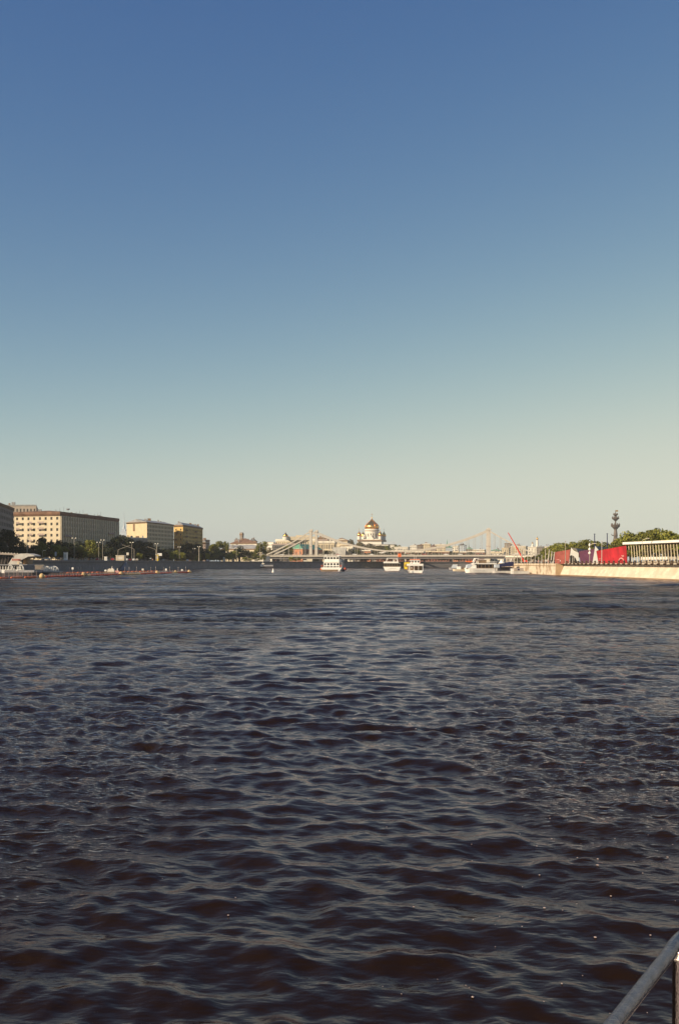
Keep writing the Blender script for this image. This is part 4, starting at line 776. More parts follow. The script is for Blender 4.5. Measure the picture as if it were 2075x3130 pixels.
# ------------------------------------------------------------------ left bank street furniture
def lamp(px, off, ytop, label, heads=2, thick=.11, d=None):
    dd = d or depth_at(px, off); x = PX(px, dd); H = PZ(ytop, dd)-LG
    t = thing('street_lamp', label, 'street lamp', (x, dd, LG), 0); MB().tube([(0,0,0),(0,0,H*.3),(0,0,H-.5)], [thick*1.8,thick*1.2,thick], 6).build('pole', 'pole', t)
    if heads == 1: MB().tube([(0,0,H-.5),(.5,0,H)], thick*.7, 5).box(.3,1.5,-.2,.2,H-.05,H+.2).build('lamp_head', 'lampglass', t)
    else:
        for s in (-1, 1):
            MB().tube([(0,0,H-.5),(.85*s,0,H-.15)], thick*.6, 5).build('arm', 'pole', t)
            MB().lathe([(.2,-.35),(.5,-.1),(.42,.15),(.1,.3)], 8, (.85*s,0,H)).build('lamp_head', 'lampglass', t)
    return t
for a in [(84,6,1645,'slim white pole rising behind the barge canopy',1,.16),(131,9,1683,'short rusty pole beside the white car',1,.1),(228,7,1645,'tall twin-headed lamp in front of the corner pilasters',2),(303,12,1658,'shorter left one of the twin lamps before the pilastered facade',2),(315,6,1651,'taller right one of the twin lamps before the pilastered facade',2),(404,5,1658,'tall twin-headed lamp between the crossing signal arms',2),(480,6,1662,'broad many-headed lamp above the yellow traffic box',2,.2),(549,6,1672,'slim twin lamp in front of the ochre end wall',2),(594,12,1677,'twin lamp in front of the dark trees right of the ochre block',2),(609,6,1671,'thick lamp post with a double head right of the ochre block',2,.3)]:
    lamp(*a[:4], *a[4:])
lamp(723, 0, 1676, 'tall twin lamp standing at the landing stairs', 2, .16, 885)
for px, yt, lb in ((700,1674,'thin mast standing left of the landing lamp'),(795,1662,'thin mast in front of the two poplars'),(857,1702,'left one of the slim posts under the bridge'),(868,1688,'slim post under the bridge near the chain foot'),(908,1690,'slim post left of the lit stone pier')):
    lamp(px, 0, yt, lb, 1, .12, 905)
def arm_gantry(px, off, pts, label):
    d = depth_at(px, off); t = thing('signal_gantry', label, 'traffic gantry', (PX(px,d), d, LG)); P = [(PX(a,d)-PX(px,d), 0, PZ(b,d)-LG) for a, b in pts]
    MB().tube([(P[0][0],0,0), P[1]], .16, 6).build('post', 'pole', t); MB().tube(P[1:], [.16]+[.11]*(len(P)-2), 6).build('arm', 'pole', t)
    return t
arm_gantry(361, 8, [(361,1710),(362,1681),(368,1678),(398,1667)], 'signal gantry whose arm rises to the right, left one of a crossing pair')
arm_gantry(411, 8, [(411,1710),(411,1679),(406,1676),(374,1665)], 'signal gantry whose arm rises to the left, right one of a crossing pair')
arm_gantry(477, 8, [(477,1710),(477,1681),(470,1677),(450,1671)], 'signal gantry with a long arm pointing left above the white signboard')
def signboard(px, off, x0, x1, y0, y1, m, label, cat='sign', name='signboard'):
    d = depth_at(px, off); x = PX(px, d); t = thing(name, label, cat, (x, d, LG)); 
    MB().tube([(0,0,0),(0,0,PZ(y1,d)-LG)], .1, 5).build('post', 'pole', t)
    MB().box(PX(x0,d)-x, PX(x1,d)-x, -.15, .15, PZ(y1,d)-LG+.003, PZ(y0,d)-LG).build('panel', m, t); return t
signboard(489, 8, 482.5, 495.5, 1691, 1699, 'boat_white', 'wide white blank signboard on a post right of the signal gantries')
signboard(461, 9, 457.5, 463.5, 1705.5, 1708.5, 'boat_white', 'small white sign low on the parapet below the wide white signboard')
signboard(171, 8, 168.5, 174, 1687, 1699, 'haze_blue', 'narrow blue and white sign between the white car and the kiosk pillar')
s_ = signboard(391, 8, 387.5, 394.5, 1689, 1697, 'offwhite', 'small pale sign on a post left of the tall lamp', 'sign')
def kiosk(px, off, x0, x1, y0, label, m='boat_white', name='kiosk', cat='kiosk', roofm='offwhite', z0=LG):
    d = depth_at(px, off) if off < 100 else off; x = PX(px, d); t = thing(name, label, cat, (x, d, z0)); a, b, h = PX(x0,d)-x, PX(x1,d)-x, PZ(y0,d)-z0
    MB().box(a, b, 0, (b-a)*1.2, 0, h*.93).build('body', m, t); MB().box(a-.15, b+.15, -.15, (b-a)*1.2+.15, h*.931, h).build('roof', roofm, t)
    MB().box(a+(b-a)*.15, b-(b-a)*.15, -.03, -.003, h*.4, h*.75).build('panel', 'offwhite', t); return t
kiosk(200, 7, 195.5, 205, 1687.5, 'tall white advertising pillar on the embankment pavement', name='advertising_pillar', cat='advertising pillar')
kiosk(323, 8, 319.5, 327.5, 1701, 'white box kiosk beside the tall twin lamp')
kiosk(366, 11, 355, 380, 1697, 'wide pale roadside stall with a flat roof under the signal arm', 'cream', 'roadside_stall', 'stall')
kiosk(480, 7, 476.5, 484, 1693.5, 'yellow-green traffic control box under the many-headed lamp', 'yellow_paint', 'control_box', 'control box')
kiosk(684.5, 899, 682, 687.5, 1703, 'small white stele standing at the head of the landing stairs', name='stele', cat='stele')
kiosk(933, 955, 927, 939, 1712, 'little pale hut left of the lit bridge pier', m='offwhite', name='hut', cat='hut')
# landing stairs cut in the left quay
for (px, d, w0, lb) in ((421, 590, 8, 'dark stone landing stair with a lit ramp jutting from the left quay'),):
    x = bank_x(d); t = thing('landing_stairs', lb, 'landing stairs', (x, d, 0))
    MB().prism([(0.3,-6),(4.5,-6),(4.5,6),(0.3,6)], -1, .8, top=[(0.3,-6),(1.2,-6),(3.0,6),(0.3,6)]).build('base', 'granite_dark', t)
    MB().add([(.4,-9,.4),(3.6,-9,.2),(4.2,7,.2),(.4,7,5.2),(.4,-9,.5),(1.6,7,5.2)], [(0,1,5,4),(1,2,5),(0,4,3),(4,5,3)]).build('ramp', 'granite_dark', t)
t = thing('landing_stairs', 'sunlit stone landing stair descending right to a dark recess in the quay', 'landing stairs', (*gp(700,884), 0))
mb = MB()
for k in range(10): mb.box(-6+k*1.15, -4.85+k*1.15, -1.5, 4, -1, 5.4-k*.5)
mb.build('steps', 'pinkgrey', t); MB().box(5.6, 7.2, -2, 4, -1, 4.2).build('end_block', 'greybeige', t)
t = thing('mooring_platform', 'dark timber mooring platform with railings beside the landing stairs', 'platform', (*gp(750,884), 0))
MB().box(-7,12,-2,3,.3,.9).build('deck', 'boat_dark', t)
rl = MB(); rl.box(-7,12,-2,-1.9,2.0,2.1)
for k in range(14): rl.box(-6.9+k*1.45,-6.8+k*1.45,-2,-1.9,.91,2.0)
rl.build('railing', 'pinkgrey', t)
# ------------------------------------------------------------------ boats
def hull(L, Bm, H, bow=.28, rake=.6, m='boat_white', stripe=None):
    """hull along +x, bow at +x; deck at H"""
    mb = MB(); n = 9; st = []
    for i in range(n):
        u = i/(n-1); x = -L/2+u*L; f = 1.0 if u < 1-bow else math.sqrt(max(0.0004, 1-((u-(1-bow))/bow)**2)); b = Bm/2*f; sh = .12*H*max(0, u-.5)*2
        xr = rake*max(0, (u-.6)/.4)
        st.append([(x-xr*.7,-b*.72,-.4),(x,-b,H+sh),(x,b,H+sh),(x-xr*.7,b*.72,-.4)])
    vs = [p for s in st for p in s]
    fs = [(i*4+a, (i+1)*4+a, (i+1)*4+(a+1) % 4, i*4+(a+1) % 4) for i in range(n-1) for a in (0, 1, 2)]+[(3,2,1,0), tuple((n-1)*4+a for a in range(4))]
    mb.add(vs, fs); return mb
def cabin(t, x0, x1, yw, z0, z1, nwin, m='boat_white', roofo=.25, wf=.7, hz=(.35, .85), ends=3, name='cabin', glass='glass', rm='boat_white'):
    c = MB().box(x0, x1, -yw, yw, z0, z1).build(name, m, t)
    MB().box(x0-roofo, x1+roofo, -yw-roofo, yw+roofo, z1+.003, z1+.16).build('roof', rm, c)
    a, b = z0+(z1-z0)*hz[0], z0+(z1-z0)*hz[1]; bw = (x1-x0)/nwin
    for s in (-1, 1):
        for k in range(nwin):
            xc = x0+(k+.5)*bw; MB().box(xc-bw*wf/2, xc+bw*wf/2, *sorted((s*(yw+.003), s*(yw+.04))), a, b).build('window', glass, c)
    if ends:
        bw = 2*yw/ends
        for xx, s in ((x0, -1), (x1, 1)):
            for k in range(ends):
                yc = -yw+(k+.5)*bw; MB().box(*sorted((xx+s*.003, xx+s*.04)), yc-bw*wf/2, yc+bw*wf/2, a, b).build('window', glass, c)
    return c
def rail(t, x0, x1, yw, z, h=1.0, n=8, m='boat_white'):
    mb = MB()
    for s in (-1, 1):
        mb.box(x0, x1, s*yw-.03, s*yw+.03, z+h-.06, z+h)
        for k in range(n+1): x = x0+(x1-x0)*k/n; mb.box(x-.03, x+.03, s*yw-.03, s*yw+.03, z, z+h-.061)
    for x in (x0, x1): mb.box(x-.03, x+.03, -yw+.031, yw-.031, z+h-.06, z+h)
    return mb.build('railing', m, t)
def ring(t, x, y, z, m='orange', r=.4):
    mb = MB(); n = 12; pts = [(x, y+r*math.cos(6.2832*k/n), z+r*math.sin(6.2832*k/n)) for k in range(n+1)]; mb.tube(pts, .11, 6); return mb.build('life_ring', m, t)
def boat(name, label, px, d, rz, cat='boat'): return thing(name, label, cat, (*gp(px, d), 0), rz)
# big ferry, stern to the camera: local x points away
f1 = boat('river_ferry', 'tall boxy white two-deck ferry seen end-on below the bridge', 1018, 562, R(86.5), 'ferry')
hull(30, 11.6, 2.0, bow=.3, stripe=1).build('hull', 'boat_white', f1)
MB().box(-15.25,-15.05,-3.6,5.6,-.2,.9).build('rubbing_board', 'boat_brown', f1)
c1 = cabin(f1, -13.6, 9, 4.35, 2.0, 5.05, 9, wf=.62, hz=(.42,.80), ends=5)
MB().box(-13.64,-13.603,-4.0,4.0,2.15,2.75).build('lower_glazing', 'glass', c1)
for k in range(4): MB().box(-13.70,-13.645,-3.0+k*1.9,-2.7+k*1.9,2.1,2.8).build('mullion', 'boat_white', c1)
c2 = cabin(f1, -13.0, 7, 4.15, 5.22, 8.2, 9, wf=.72, hz=(.50,.84), ends=5)
rail(f1, -12.5, 6, 3.9, 8.37, .8, 9); MB().tube([(-6,0,8.4),(-6,0,10.6)], .08).box(-6.4,-5.6,-.9,.9,9.6,9.7).build('mast', 'boat_white', f1)
MB().box(-12,-2,-4.2,-4.18+1.2,8.38,8.6).build('roof_vent', 'boat_white', f1)
MB().box(-12.8,7,-5.75,-4.5,2.02,4.9).build('grey_side', 'boat_grey', f1)  # plain grey box along the right side
ring(f1, -13.9, -5.2, 3.0); ring(f1, -13.9, 5.2, 3.0)
t = thing('rubber_dinghy', 'small dark workboat alongside the right of the boxy ferry', 'dinghy', (*gp(1050,556), 0), R(80)); hull(4,1.6,.9).build('hull','navy',t); MB().lathe([(.15,.8),(.3,1.6),(.12,1.9)],6,(-.6,0,0)).build('outboard_motor','boat_dark',t)
for i, (px, lb) in enumerate(((984,'orange mooring float left of the boxy ferry'),(1054,'orange-brown float right of the boxy ferry'))):
    t = thing('mooring_float', lb, 'float', (*gp(px, 640), 0), 0, None); MB().lathe([(.3,-.3),(.9,.1),(1.1,.6),(.8,1.3),(.3,1.6)], 10).build('drum', 'orange' if i == 0 else 'float_red', t, True); MB().tube([(0,0,1.5),(0,0,2.4)], .1).build('staff','boat_brown',t)
# second boat
f2 = boat('river_cruiser', 'white cruiser with a wide transom and open glazed saloon, left of the yellow boat', 1197, 582, R(88), 'river cruiser')
hull(24, 10.0, 2.3, bow=.35).build('hull', 'boat_white', f2)
cabin(f2, -10.5, 8, 4.5, 2.3, 4.3, 8, 'boat_brown', wf=.8, ends=6, name='saloon', hz=(.15,.9))
MB().box(-11,8,-3.7,4.8,4.48,5.35).build('upper_bulwark', 'boat_white', f2)
ar = MB(); 
for x in (-10, -3): ar.tube([(x,-3.2,5.36),(x,-2.9,7.3),(x,2.9,7.3),(x,3.2,5.36)], .16, 6)
ar.box(-10,-3,-3.0,-2.8,7.2,7.4).box(-10,-3,2.8,3.0,7.2,7.4); ar.build('canopy_frame', 'boat_white', f2)
MB().tube([(-4,-3.4,5.3),(-4,-3.4,9.6)], .07).build('flagstaff', 'boat_white', f2); MB().box(-4.05,-3.98,-5.4,-3.4,8.0,10.0).build('flag', 'orange', f2)
ltr = MB()
for k in range(10): ltr.box(-12.16,-12.14,-2.3+k*.42,-2.1+k*.42,1.2,1.45)
ltr.build('lettering', 'boat_brown', f2); MB().box(-12.14,-12.0,-4.4,4.4,.5,1.9).build('transom_board', 'boat_white', f2)
# third boat
f3 = boat('river_bus', 'small white river bus with an open stern deck of passengers, right of the yellow boat', 1267, 466, R(91), 'river bus')
hull(17, 6.4, 1.1, bow=.35).build('hull', 'boat_white', f3)
for s in (-1,1): MB().box(-8.9,-8.2,s*2.3-.35,s*2.3+.35,-.3,.9).build('fender', 'boat_white', f3)
MB().box(-5,6,-3.0,3.0,1.1,3.1).build('cabin', 'boat_brown', f3)
po = MB()
for x in (-8,-5.1):
    for y in (-3.05,-1.0,1.0,3.05): po.box(x-.08,x+.08,y-.08,y+.08,1.1,3.2)
po.build('post', 'boat_white', f3)
MB().box(-8.2,6,-3.2,3.2,3.2,4.15).build('upper_bulwark', 'boat_white', f3); cabin(f3, -4, 3, 2.0, 4.2, 5.8, 4, ends=3, wf=.6, name='wheelhouse'); MB().box(-3.9,2.8,-2.0,2.0,5.97,6.25).build('roof_cargo', 'orange', f3)
MB().tube([(-1,-.5,6.2),(-1,-.5,7.6)], .07).tube([(-1,.3,6.2),(-1,.3,7.6)], .07).build('mast', 'boat_white', f3)
# yellow boat
f4 = boat('yellow_tour_boat', 'bright yellow rounded tour boat between the white cruiser and the river bus', 1243, 760, R(88), 'tour boat')
hull(11, 4.3, 1.6, m='yellow_paint').build('hull', 'yellow_paint', f4)
MB().side([(-4.6,1.61),(-5,3.2),(-4.4,4.9),(2.4,5.0),(3.6,3.2),(4,1.61)], -1.95, 1.95).build('cabin', 'yellow_paint', f4)
for y in (-1.0, 1.0): MB().box(-4.98,-4.86,y-.55,y+.55,3.3,4.1).build('window', 'boat_brown', f4)
MB().box(-5.2,-5.02,.2,1.8,1.8,2.8).build('stern_door', 'boat_brown', f4)
# moored yacht
yt = boat('motor_yacht', 'large white motor yacht moored side-on at the right quay', 1467, 474, R(184), 'yacht')
hull(15.4, 4.6, 1.95, bow=.22, rake=1.0).build('hull', 'boat_white', yt)
MB().side([(7.2,1.96),(5.9,1.96),(4.6,3.9),(4.2,4.5),(2.4,4.5),(2.2,1.96)], -1.8, 1.8).build('wheelhouse', 'boat_white', yt)
MB().side([(6.9,2.1),(6.5,3.6),(4.9,4.1),(4.2,3.4),(5.5,2.1)], -1.85, 1.85).build('windscreen_cover', 'haze_blue', yt)
cabin(yt, -7.2, 1.6, 2.0, 1.97, 3.95, 5, 'boat_brown', wf=.82, ends=2, name='saloon', hz=(.15,.92)); MB().box(-7.4,3.6,-2.3,2.3,4.12,4.45).build('boat_deck', 'boat_white', yt)
ar = MB(); ar.tube([(3.6,-1.6,4.45),(2.6,-1.5,6.6),(1.2,-1.5,6.7),(1.4,-1.6,4.45)], .2, 6).tube([(3.6,1.6,4.45),(2.6,1.5,6.6),(1.2,1.5,6.7),(1.4,1.6,4.45)], .2, 6).box(.9,2.7,-1.5,1.5,6.62,6.8); ar.build('radar_arch', 'boat_white', yt)
MB().box(-2.6,1.0,-1.6,1.6,4.46,6.0).build('flybridge_shelter', 'boat_brown', yt); MB().box(-2.9,1.1,-1.8,1.8,6.01,6.15).build('shelter_roof', 'boat_white', yt); rail(yt, -7.2, -2.8, 2.1, 4.45, .9, 6)
rb_ = MB(); rb_.side([(3.8,5.0),(4.3,5.6),(6.8,5.5),(7.0,5.1),(6.4,4.9)], -1.0, 1.0); rb_.tube([(5,0,4.4),(5,0,5.0)], .15); rb_.build('life_raft', 'orange', yt)
lt = MB(); 
for k in range(12): lt.box(-1.6+k*.42,-1.4+k*.42,2.303,2.32,.95,1.15)
lt.build('lettering', 'boat_grey', yt)
MB().box(-7.9,-7.72,-2,2,-.2,4.4).build('stern_post', 'boat_dark', yt)
# small boats left of it
t = boat('motor_boat', 'small motorboat with a pale green windscreen moored left of the large yacht', 1390, 640, R(175)); hull(8,3.2,1.4).build('hull','boat_grey',t); MB().side([(2.5,1.4),(1.4,3.6),(-1.4,3.6),(-1.6,1.4)], -1.3,1.3).build('cabin','haze_blue',t); MB().box(-1.8,1.6,-1.4,1.4,3.61,3.75).build('roof','offwhite',t)
t = boat('motor_boat', 'low beige motorboat with a white box cabin just left of the large yacht', 1404, 560, R(178)); hull(8,3,1.0).build('hull','cream',t); MB().box(-.6,1.6,-1.2,1.2,1.0,2.6).build('cabin','boat_white',t); MB().box(-3.6,-1.2,-1.3,1.3,1.01,1.9).build('seat_box','boat_brown',t)
# blue canopied pontoon
pn = thing('floating_cafe', 'floating cafe with a sagging navy canopy moored right of the large yacht', 'floating cafe', (*gp(1542,452), 0), R(4))
MB().box(-4.9,3.4,-2,4,-.3,.95).build('pontoon', 'canopy_grey', pn)
MB().side([(-2.8,3.6),(-2.6,3.9),(3.4,5.15),(3.55,4.3),(3.4,3.1),(-2.8,2.75)], -2.4, 4).build('canopy', 'navy', pn)
MB().box(-2.5,3.2,-1.2,3.4,.96,2.74).build('cabin', 'boat_dark', pn)  # dark box standing in for the shaded space under the canopy
for x in (-2.6,-.6,1.4,3.3): MB().box(x-.07,x+.07,-2.2,-2.06,.96,3.0).build('post','navy',pn)
MB().lathe([(1.5,4.45),(.9,5.0),(.25,5.9),(.05,6.2)], 8, (-1.2,1,0)).build('tent_peak','tent_white',pn); MB().tube([(2.9,1,5.0),(3.3,1,6.5)],.18).build('flue','tent_white',pn)
MB().box(-4.8,-2.9,-1.9,1,2.4,3.9).build('side_awning','haze_blue',pn); MB().box(-4.9,-4.75,-1.9,-1.75,.96,2.5).build('post','boat_dark',pn)
t = thing('white_locker', 'upright white locker standing on the pontoon edge right of the navy canopy', 'locker', (*gp(1564,438), 0)); MB().box(-.55,.55,-.6,.6,-.2,1.9).build('body','boat_white',t); MB().box(-.6,.6,-.65,.65,1.901,2.1).build('lid','boat_white',t)
t = thing('grey_pontoon', 'long low grey pontoon with a gangway below the blotched quay wall', 'pontoon', (*gp(1591,425), 0), R(2)); MB().box(-3.4,3.4,-1.2,2.6,-.3,1.0).build('float_body','canopy_grey',t); MB().box(-2.6,1.2,0,2.2,1.003,2.4).build('deck_house','greybeige',t); MB().side([(1.0,1.05),(1.2,1.25),(5.2,.1),(5.0,-.1)], .2,1.2).build('gangway','boat_brown',t); MB().box(-1.4,-.6,-.05,-.01,1.4,2.1).build('window','navy',t)
# patrol boat far left
t = boat('patrol_boat', 'low grey patrol boat with a white wheelhouse moored at the far left quay', 812, 880, R(176)); hull(15,3.6,1.2,m='boat_grey').build('hull','boat_dark',t)
MB().side([(5.5,1.3),(5.2,2.9),(4.0,3.5),(2.4,3.5),(2.2,1.3)],-1.2,1.2).build('wheelhouse','boat_white',t); MB().box(1.0,3.4,-1.3,1.3,3.51,4.4).build('bridge_deck','offwhite',t); MB().box(-6.8,1.8,-1.3,1.3,1.6,2.7).build('cabin','boat_grey',t); rail(t,-7,2,1.5,2.7,.8,8,'boat_grey'); MB().tube([(2.4,0,4.4),(2.4,0,7.0)],.12).build('mast','boat_white',t)
MB().box(4.9,5.8,-1.21,-1.18,1.8,2.6).build('window','glass',t)
# conical buoy
t = thing('channel_buoy', 'single white conical buoy floating alone in mid-river', 'buoy', (*gp(835,474), 0)); MB().lathe([(.2,-.3),(.55,0),(.62,.25),(.42,.7),(.2,1.5),(.14,1.75),(.02,1.95)], 12).build('cone','boat_white',t,True); MB().lathe([(.63,.0),(.65,.14)],12).build('waterline_band','offwhite',t)
# ------------------------------------------------------------------ restaurant barge at the far left
DBr = 388.0; bx = lambda px: PX(px, DBr); bz = lambda py: PZ(py, DBr)
rb0 = thing('restaurant_barge', 'two-deck grey restaurant barge with swept pale canopy and red script sign', 'restaurant barge', (bx(40), DBr, 0))
X0 = bx(40); lx = lambda px: bx(px)-X0
MB().prism([(lx(-60),0),(lx(95),0),(lx(113),3),(lx(113),7),(lx(95),12),(lx(-60),12)], -.4, .85).build('hull', 'boat_dark', rb0)
MB().box(lx(-60),lx(104),.6,11.5,.853,bz(1743)).build('lower_bulwark', 'boat_grey', rb0)
lw = MB(); P, Q = (lx(-58), 2.2), (lx(66), 2.2); facade(lw, P, Q, bz(1743)+.005, bz(1727), 14, 1, .62, .72, 0, 0, .3); lw.build('lower_wall', 'canopy_grey', rb0)
for k in range(14):
    cw = (Q[0]-P[0])/14; x = P[0]+(k+.5)*cw; MB().box(x-cw*.31,x+cw*.31,2.45,2.5,bz(1743),bz(1727.5)).build('window','glass',rb0)
for cxp in (30, 62):                                                     # arched pale frames on the lower deck
    ar = MB(); pts = [(lx(cxp)+1.15*math.cos(a), 1.3, bz(1745)+2.3*math.sin(a)) for a in [math.pi*i/10 for i in range(11)]]; ar.tube(pts, .13, 5)
    for q in (-.6,0,.6): ar.box(lx(cxp)+q-.05,lx(cxp)+q+.05,1.25,1.35,bz(1745),bz(1745)+2.2*math.sqrt(1-(q/1.15)**2))
    ar.build('arched_frame', 'boat_white', rb0)
MB().box(lx(-60),lx(80),1.6,11.8,bz(1727)+.004,bz(1725)).build('upper_floor', 'boat_grey', rb0)
MB().side([(lx(18),bz(1725)+.01),(lx(32),bz(1703)),(lx(52),bz(1703)),(lx(58),bz(1712)),(lx(62),bz(1725)+.01)], 3.0, 9).build('upper_house', 'canopy_grey', rb0)
for x0, x1 in ((-58,-20),(-17,14)): MB().side([(lx(x0),bz(1724)),(lx(x0)+.3,bz(1704)),(lx(x1),bz(1704)),(lx(x1)-.6,bz(1724))], 3.6, 9).build('dark_glazing', 'dark', rb0)
MB().box(lx(47),lx(53),2.9,2.99,bz(1725)+.02,bz(1717)).build('door', 'cream', rb0)
MB().box(lx(64),lx(74),3.2,9,bz(1725)+.02,bz(1709)).build('wood_screen', 'wood', rb0); MB().box(lx(74.5),lx(80),3.4,9,bz(1725)+.02,bz(1709)).build('end_screen', 'boat_brown', rb0)
MB().side([(lx(40),bz(1706)),(lx(42),bz(1697)),(lx(60),bz(1692)),(lx(82),bz(1691.5)),(lx(102),bz(1697)),(lx(103),bz(1700)),(lx(84),bz(1701)),(lx(60),bz(1713))], 1.4, 10).build('canopy', 'canopy_grey', rb0)
MB().side([(lx(-60),bz(1699)),(lx(-60),bz(1689)),(lx(0),bz(1689)),(lx(50),bz(1693.5)),(lx(44),bz(1697)),(lx(0),bz(1695))], 1.8, 10.5).build('rear_canopy', 'greybeige', rb0)
for k in range(12): MB().lathe([(.12,0),(.2,.25),(.08,.45)],6,(lx(-50+k*9),2.2,bz(1689.5 if k < 6 else 1690.5+(k-5)*.5))).build('roof_lantern','lampglass',rb0)
for k in range(8): MB().tube([(lx(-52+k*9.5),3.5,bz(1725)),(lx(-46+k*9.5),3.0,bz(1698))], .06, 4).build('stay','pinkgrey',rb0)
sg = MB(); zz = bz(1714.5)                                                # illegible red script: joined strokes
pts = [];  n = 60
for i in range(n):
    u = i/(n-1); pts.append((lx(34)+u*(lx(61)-lx(34))+.09*math.sin(u*50), 1.25, zz+.42+.30*math.sin(u*50+1.2)*(1.5 if i < 9 or 30 < i < 35 else .9)))
sg.tube(pts, .10, 4).tube([(p[0], p[1], p[2]*.0+zz+.1+.1*math.sin(p[0]*9)) for p in pts], .07, 4); sg.build('red_script_sign', 'float_red', rb0)
# neighbouring landing stage with arched cages
ls = thing('landing_stage', 'low landing stage with two white arched frames right of the restaurant barge', 'landing stage', (*gp(140,400), 0)); lx2 = lambda px: PX(px,400)-PX(140,400); bz2 = lambda py: PZ(py,400)
MB().prism([(lx2(104),0),(lx2(178),0),(lx2(196),3),(lx2(178),6),(lx2(104),6)], -.3, .75).build('pontoon', 'boat_dark', ls); MB().box(lx2(106),lx2(182),.3,5.6,.753,1.2).build('kerb', 'boat_grey', ls)
for cxp, ww in ((135,9.5),(157,13.5)):
    ar = MB(); rr = (lx2(cxp+ww)-lx2(cxp-ww))/2; base = bz2(1752); hh = bz2(1731)-base
    for yy in (.5, 4.5):
        ar.tube([(lx2(cxp)+rr*math.cos(a), yy, base+hh*abs(math.sin(a))**.6) for a in [math.pi*i/12 for i in range(13)]], .13, 5)
        for q in (-.6,-.2,.2,.6): ar.box(lx2(cxp)+q*rr-.09,lx2(cxp)+q*rr+.09,yy-.05,yy+.05,base,base+hh*(1-q*q)**.3)
    ar.build('arched_frame', 'boat_white', ls)
MB().box(lx2(94),lx2(122),6,9,bz2(1742),bz2(1728)).build('slatted_box', 'greybrown', ls); MB().box(lx2(93),lx2(123),5.8,9.2,bz2(1728)+.003,bz2(1727)).build('box_roof', 'offwhite', ls)
MB().box(lx2(104),lx2(118),2,3,bz2(1750),bz2(1741)).build('awning', 'green_roof', ls)
# ------------------------------------------------------------------ swimming enclosure
D0, D1 = 286.0, 470.0
def fl(px):                                                              # front boom: from left edge to its right tip
    u = px/580.0; pt0 = (PX(0, D0), D0); pt1 = (PX(580, D1), D1)
    # ground line through both ends
    a = (px-CX)/F; dx, dy = pt1[0]-pt0[0], pt1[1]-pt0[1]; s = (a*pt0[1]-pt0[0])/(dx-a*dy); return (pt0[0]+dx*s, pt0[1]+dy*s)
fb = thing('float_boom', 'front orange float boom of the bathing enclosure running away from the left edge', 'float boom', (*fl(0), 0)); o0 = Vector((*fl(0), 0))
def seg(t, a, b, r, m, nm='float', z=.12):
    a = Vector((*a, z)); b = Vector((*b, z)); d_ = (b-a); a2 = a+d_*.02; b2 = b-d_*.02
    return MB().tube([a2, a2+d_*.04, b2-d_*.04, b2], [r*.6, r, r, r*.6], 8).build(nm, m, t, True, off=(o0.x,o0.y,0) if t is fb else t.location)
for a, b in ((-32,-5),(0,27),(34,70),(76,112)): seg(fb, fl(a), fl(b), .34, 'orange')
p0, p1 = Vector(fl(140)), Vector(fl(578)); NF = 72
for i in range(NF): seg(fb, tuple(p0.lerp(p1, i/NF)), tuple(p0.lerp(p1, (i+.9)/NF)), .36, 'float_yellow' if i in (14,15,16,33,34,35,36,37,38,39,40,60,61) else 'float_red')
MB().tube([(*fl(-32),.05),(*fl(580),.05)], .05, 4).build('rope', 'boat_brown', fb, off=o0)
for i, (px, r_) in enumerate(((130,.72),(257,.72),(371,.8),(481,.75),(537,.6),(579,.7))):
    x, y = fl(px); t = thing('marker_buoy', '%s big yellow drum buoy from the left along the front float boom' % ORD[i], 'buoy', (x, y-.4, 0), 0, 'yellow drum buoys of the bathing enclosure')
    MB().lathe([(r_*.4,-.5),(r_,-.1),(r_*1.1,.5),(r_*.8,1.0),(r_*.35,1.25)], 12).build('drum','float_yellow',t,True); MB().lathe([(r_*.5,-.1),(r_*.55,.4),(r_*.3,.8)],10,(r_*1.1,.1,0)).build('side_float','boat_brown' if i in (1,2) else 'float_yellow',t,True)
# back boom and net posts
bb = thing('float_boom', 'thin back float boom of the bathing enclosure close to the left quay', 'float boom', (*gp(190,430), 0)); o1 = bb.location
q0, q1 = Vector(gp(190,432)), Vector(gp(486,520))
for i in range(22): seg(bb, tuple(q0.lerp(q1, i/22)), tuple(q0.lerp(q1, (i+.88)/22)), .34, 'orange', z=.2)
pf = thing('net_fence', 'row of thin stanchions with netting standing along the front float boom', 'net fence', (*fl(0), 0))
for k in range(88):
    px = 150+k*4.9; x, y = fl(px); h_ = 1.15+.35*((k*37) % 5)/5; MB().tube([(x,y+1.2,-.2),(x,y+1.2,h_)], .065, 4).build('stanchion','pinkgrey',pf,off=o0)
for k, px in enumerate((11,24,40,53,66,83,95,109)):
    x, y = fl(px); MB().tube([(x,y+1.2,-.2),(x,y+1.2,2.2)], .06, 4).build('stanchion','pinkgrey',pf,off=o0)
MB().tube([(*fl(150),.9),(*fl(575),.9)], .03, 4).build('net_rope','pinkgrey',pf,off=o0)
def smallsign(px, d, z0, z1, w_, m, label, name='notice_board', cat='sign'):
    x, y = gp(px, d); t = thing(name, label, cat, (x, y, 0)); MB().tube([(0,0,-.3),(0,0,z0)], .06, 4).build('post','pinkgrey',t); MB().box(-w_/2,w_/2,-.05,.05,z0+.003,z1).build('panel',m,t)
smallsign(11, 293, 1.55, 2.45, .85, 'boat_white', 'square white notice on a post at the very left of the float boom')
smallsign(53, 300, 2.1, 2.6, .3, 'boat_white', 'tiny white sign on a stanchion in front of the restaurant barge')
smallsign(223, 438, 1.7, 2.6, .8, 'boat_white', 'square white notice above the back float boom')
smallsign(437, 500, .8, 1.7, 1.0, 'offwhite', 'small white board on a post right of the landing stair')
smallsign(508, 520, .6, 1.6, .9, 'boat_white', 'white board on a post near the right end of the enclosure')
smallsign(557, 500, .6, 1.4, .8, 'boat_white', 'last little white board at the enclosure tip')
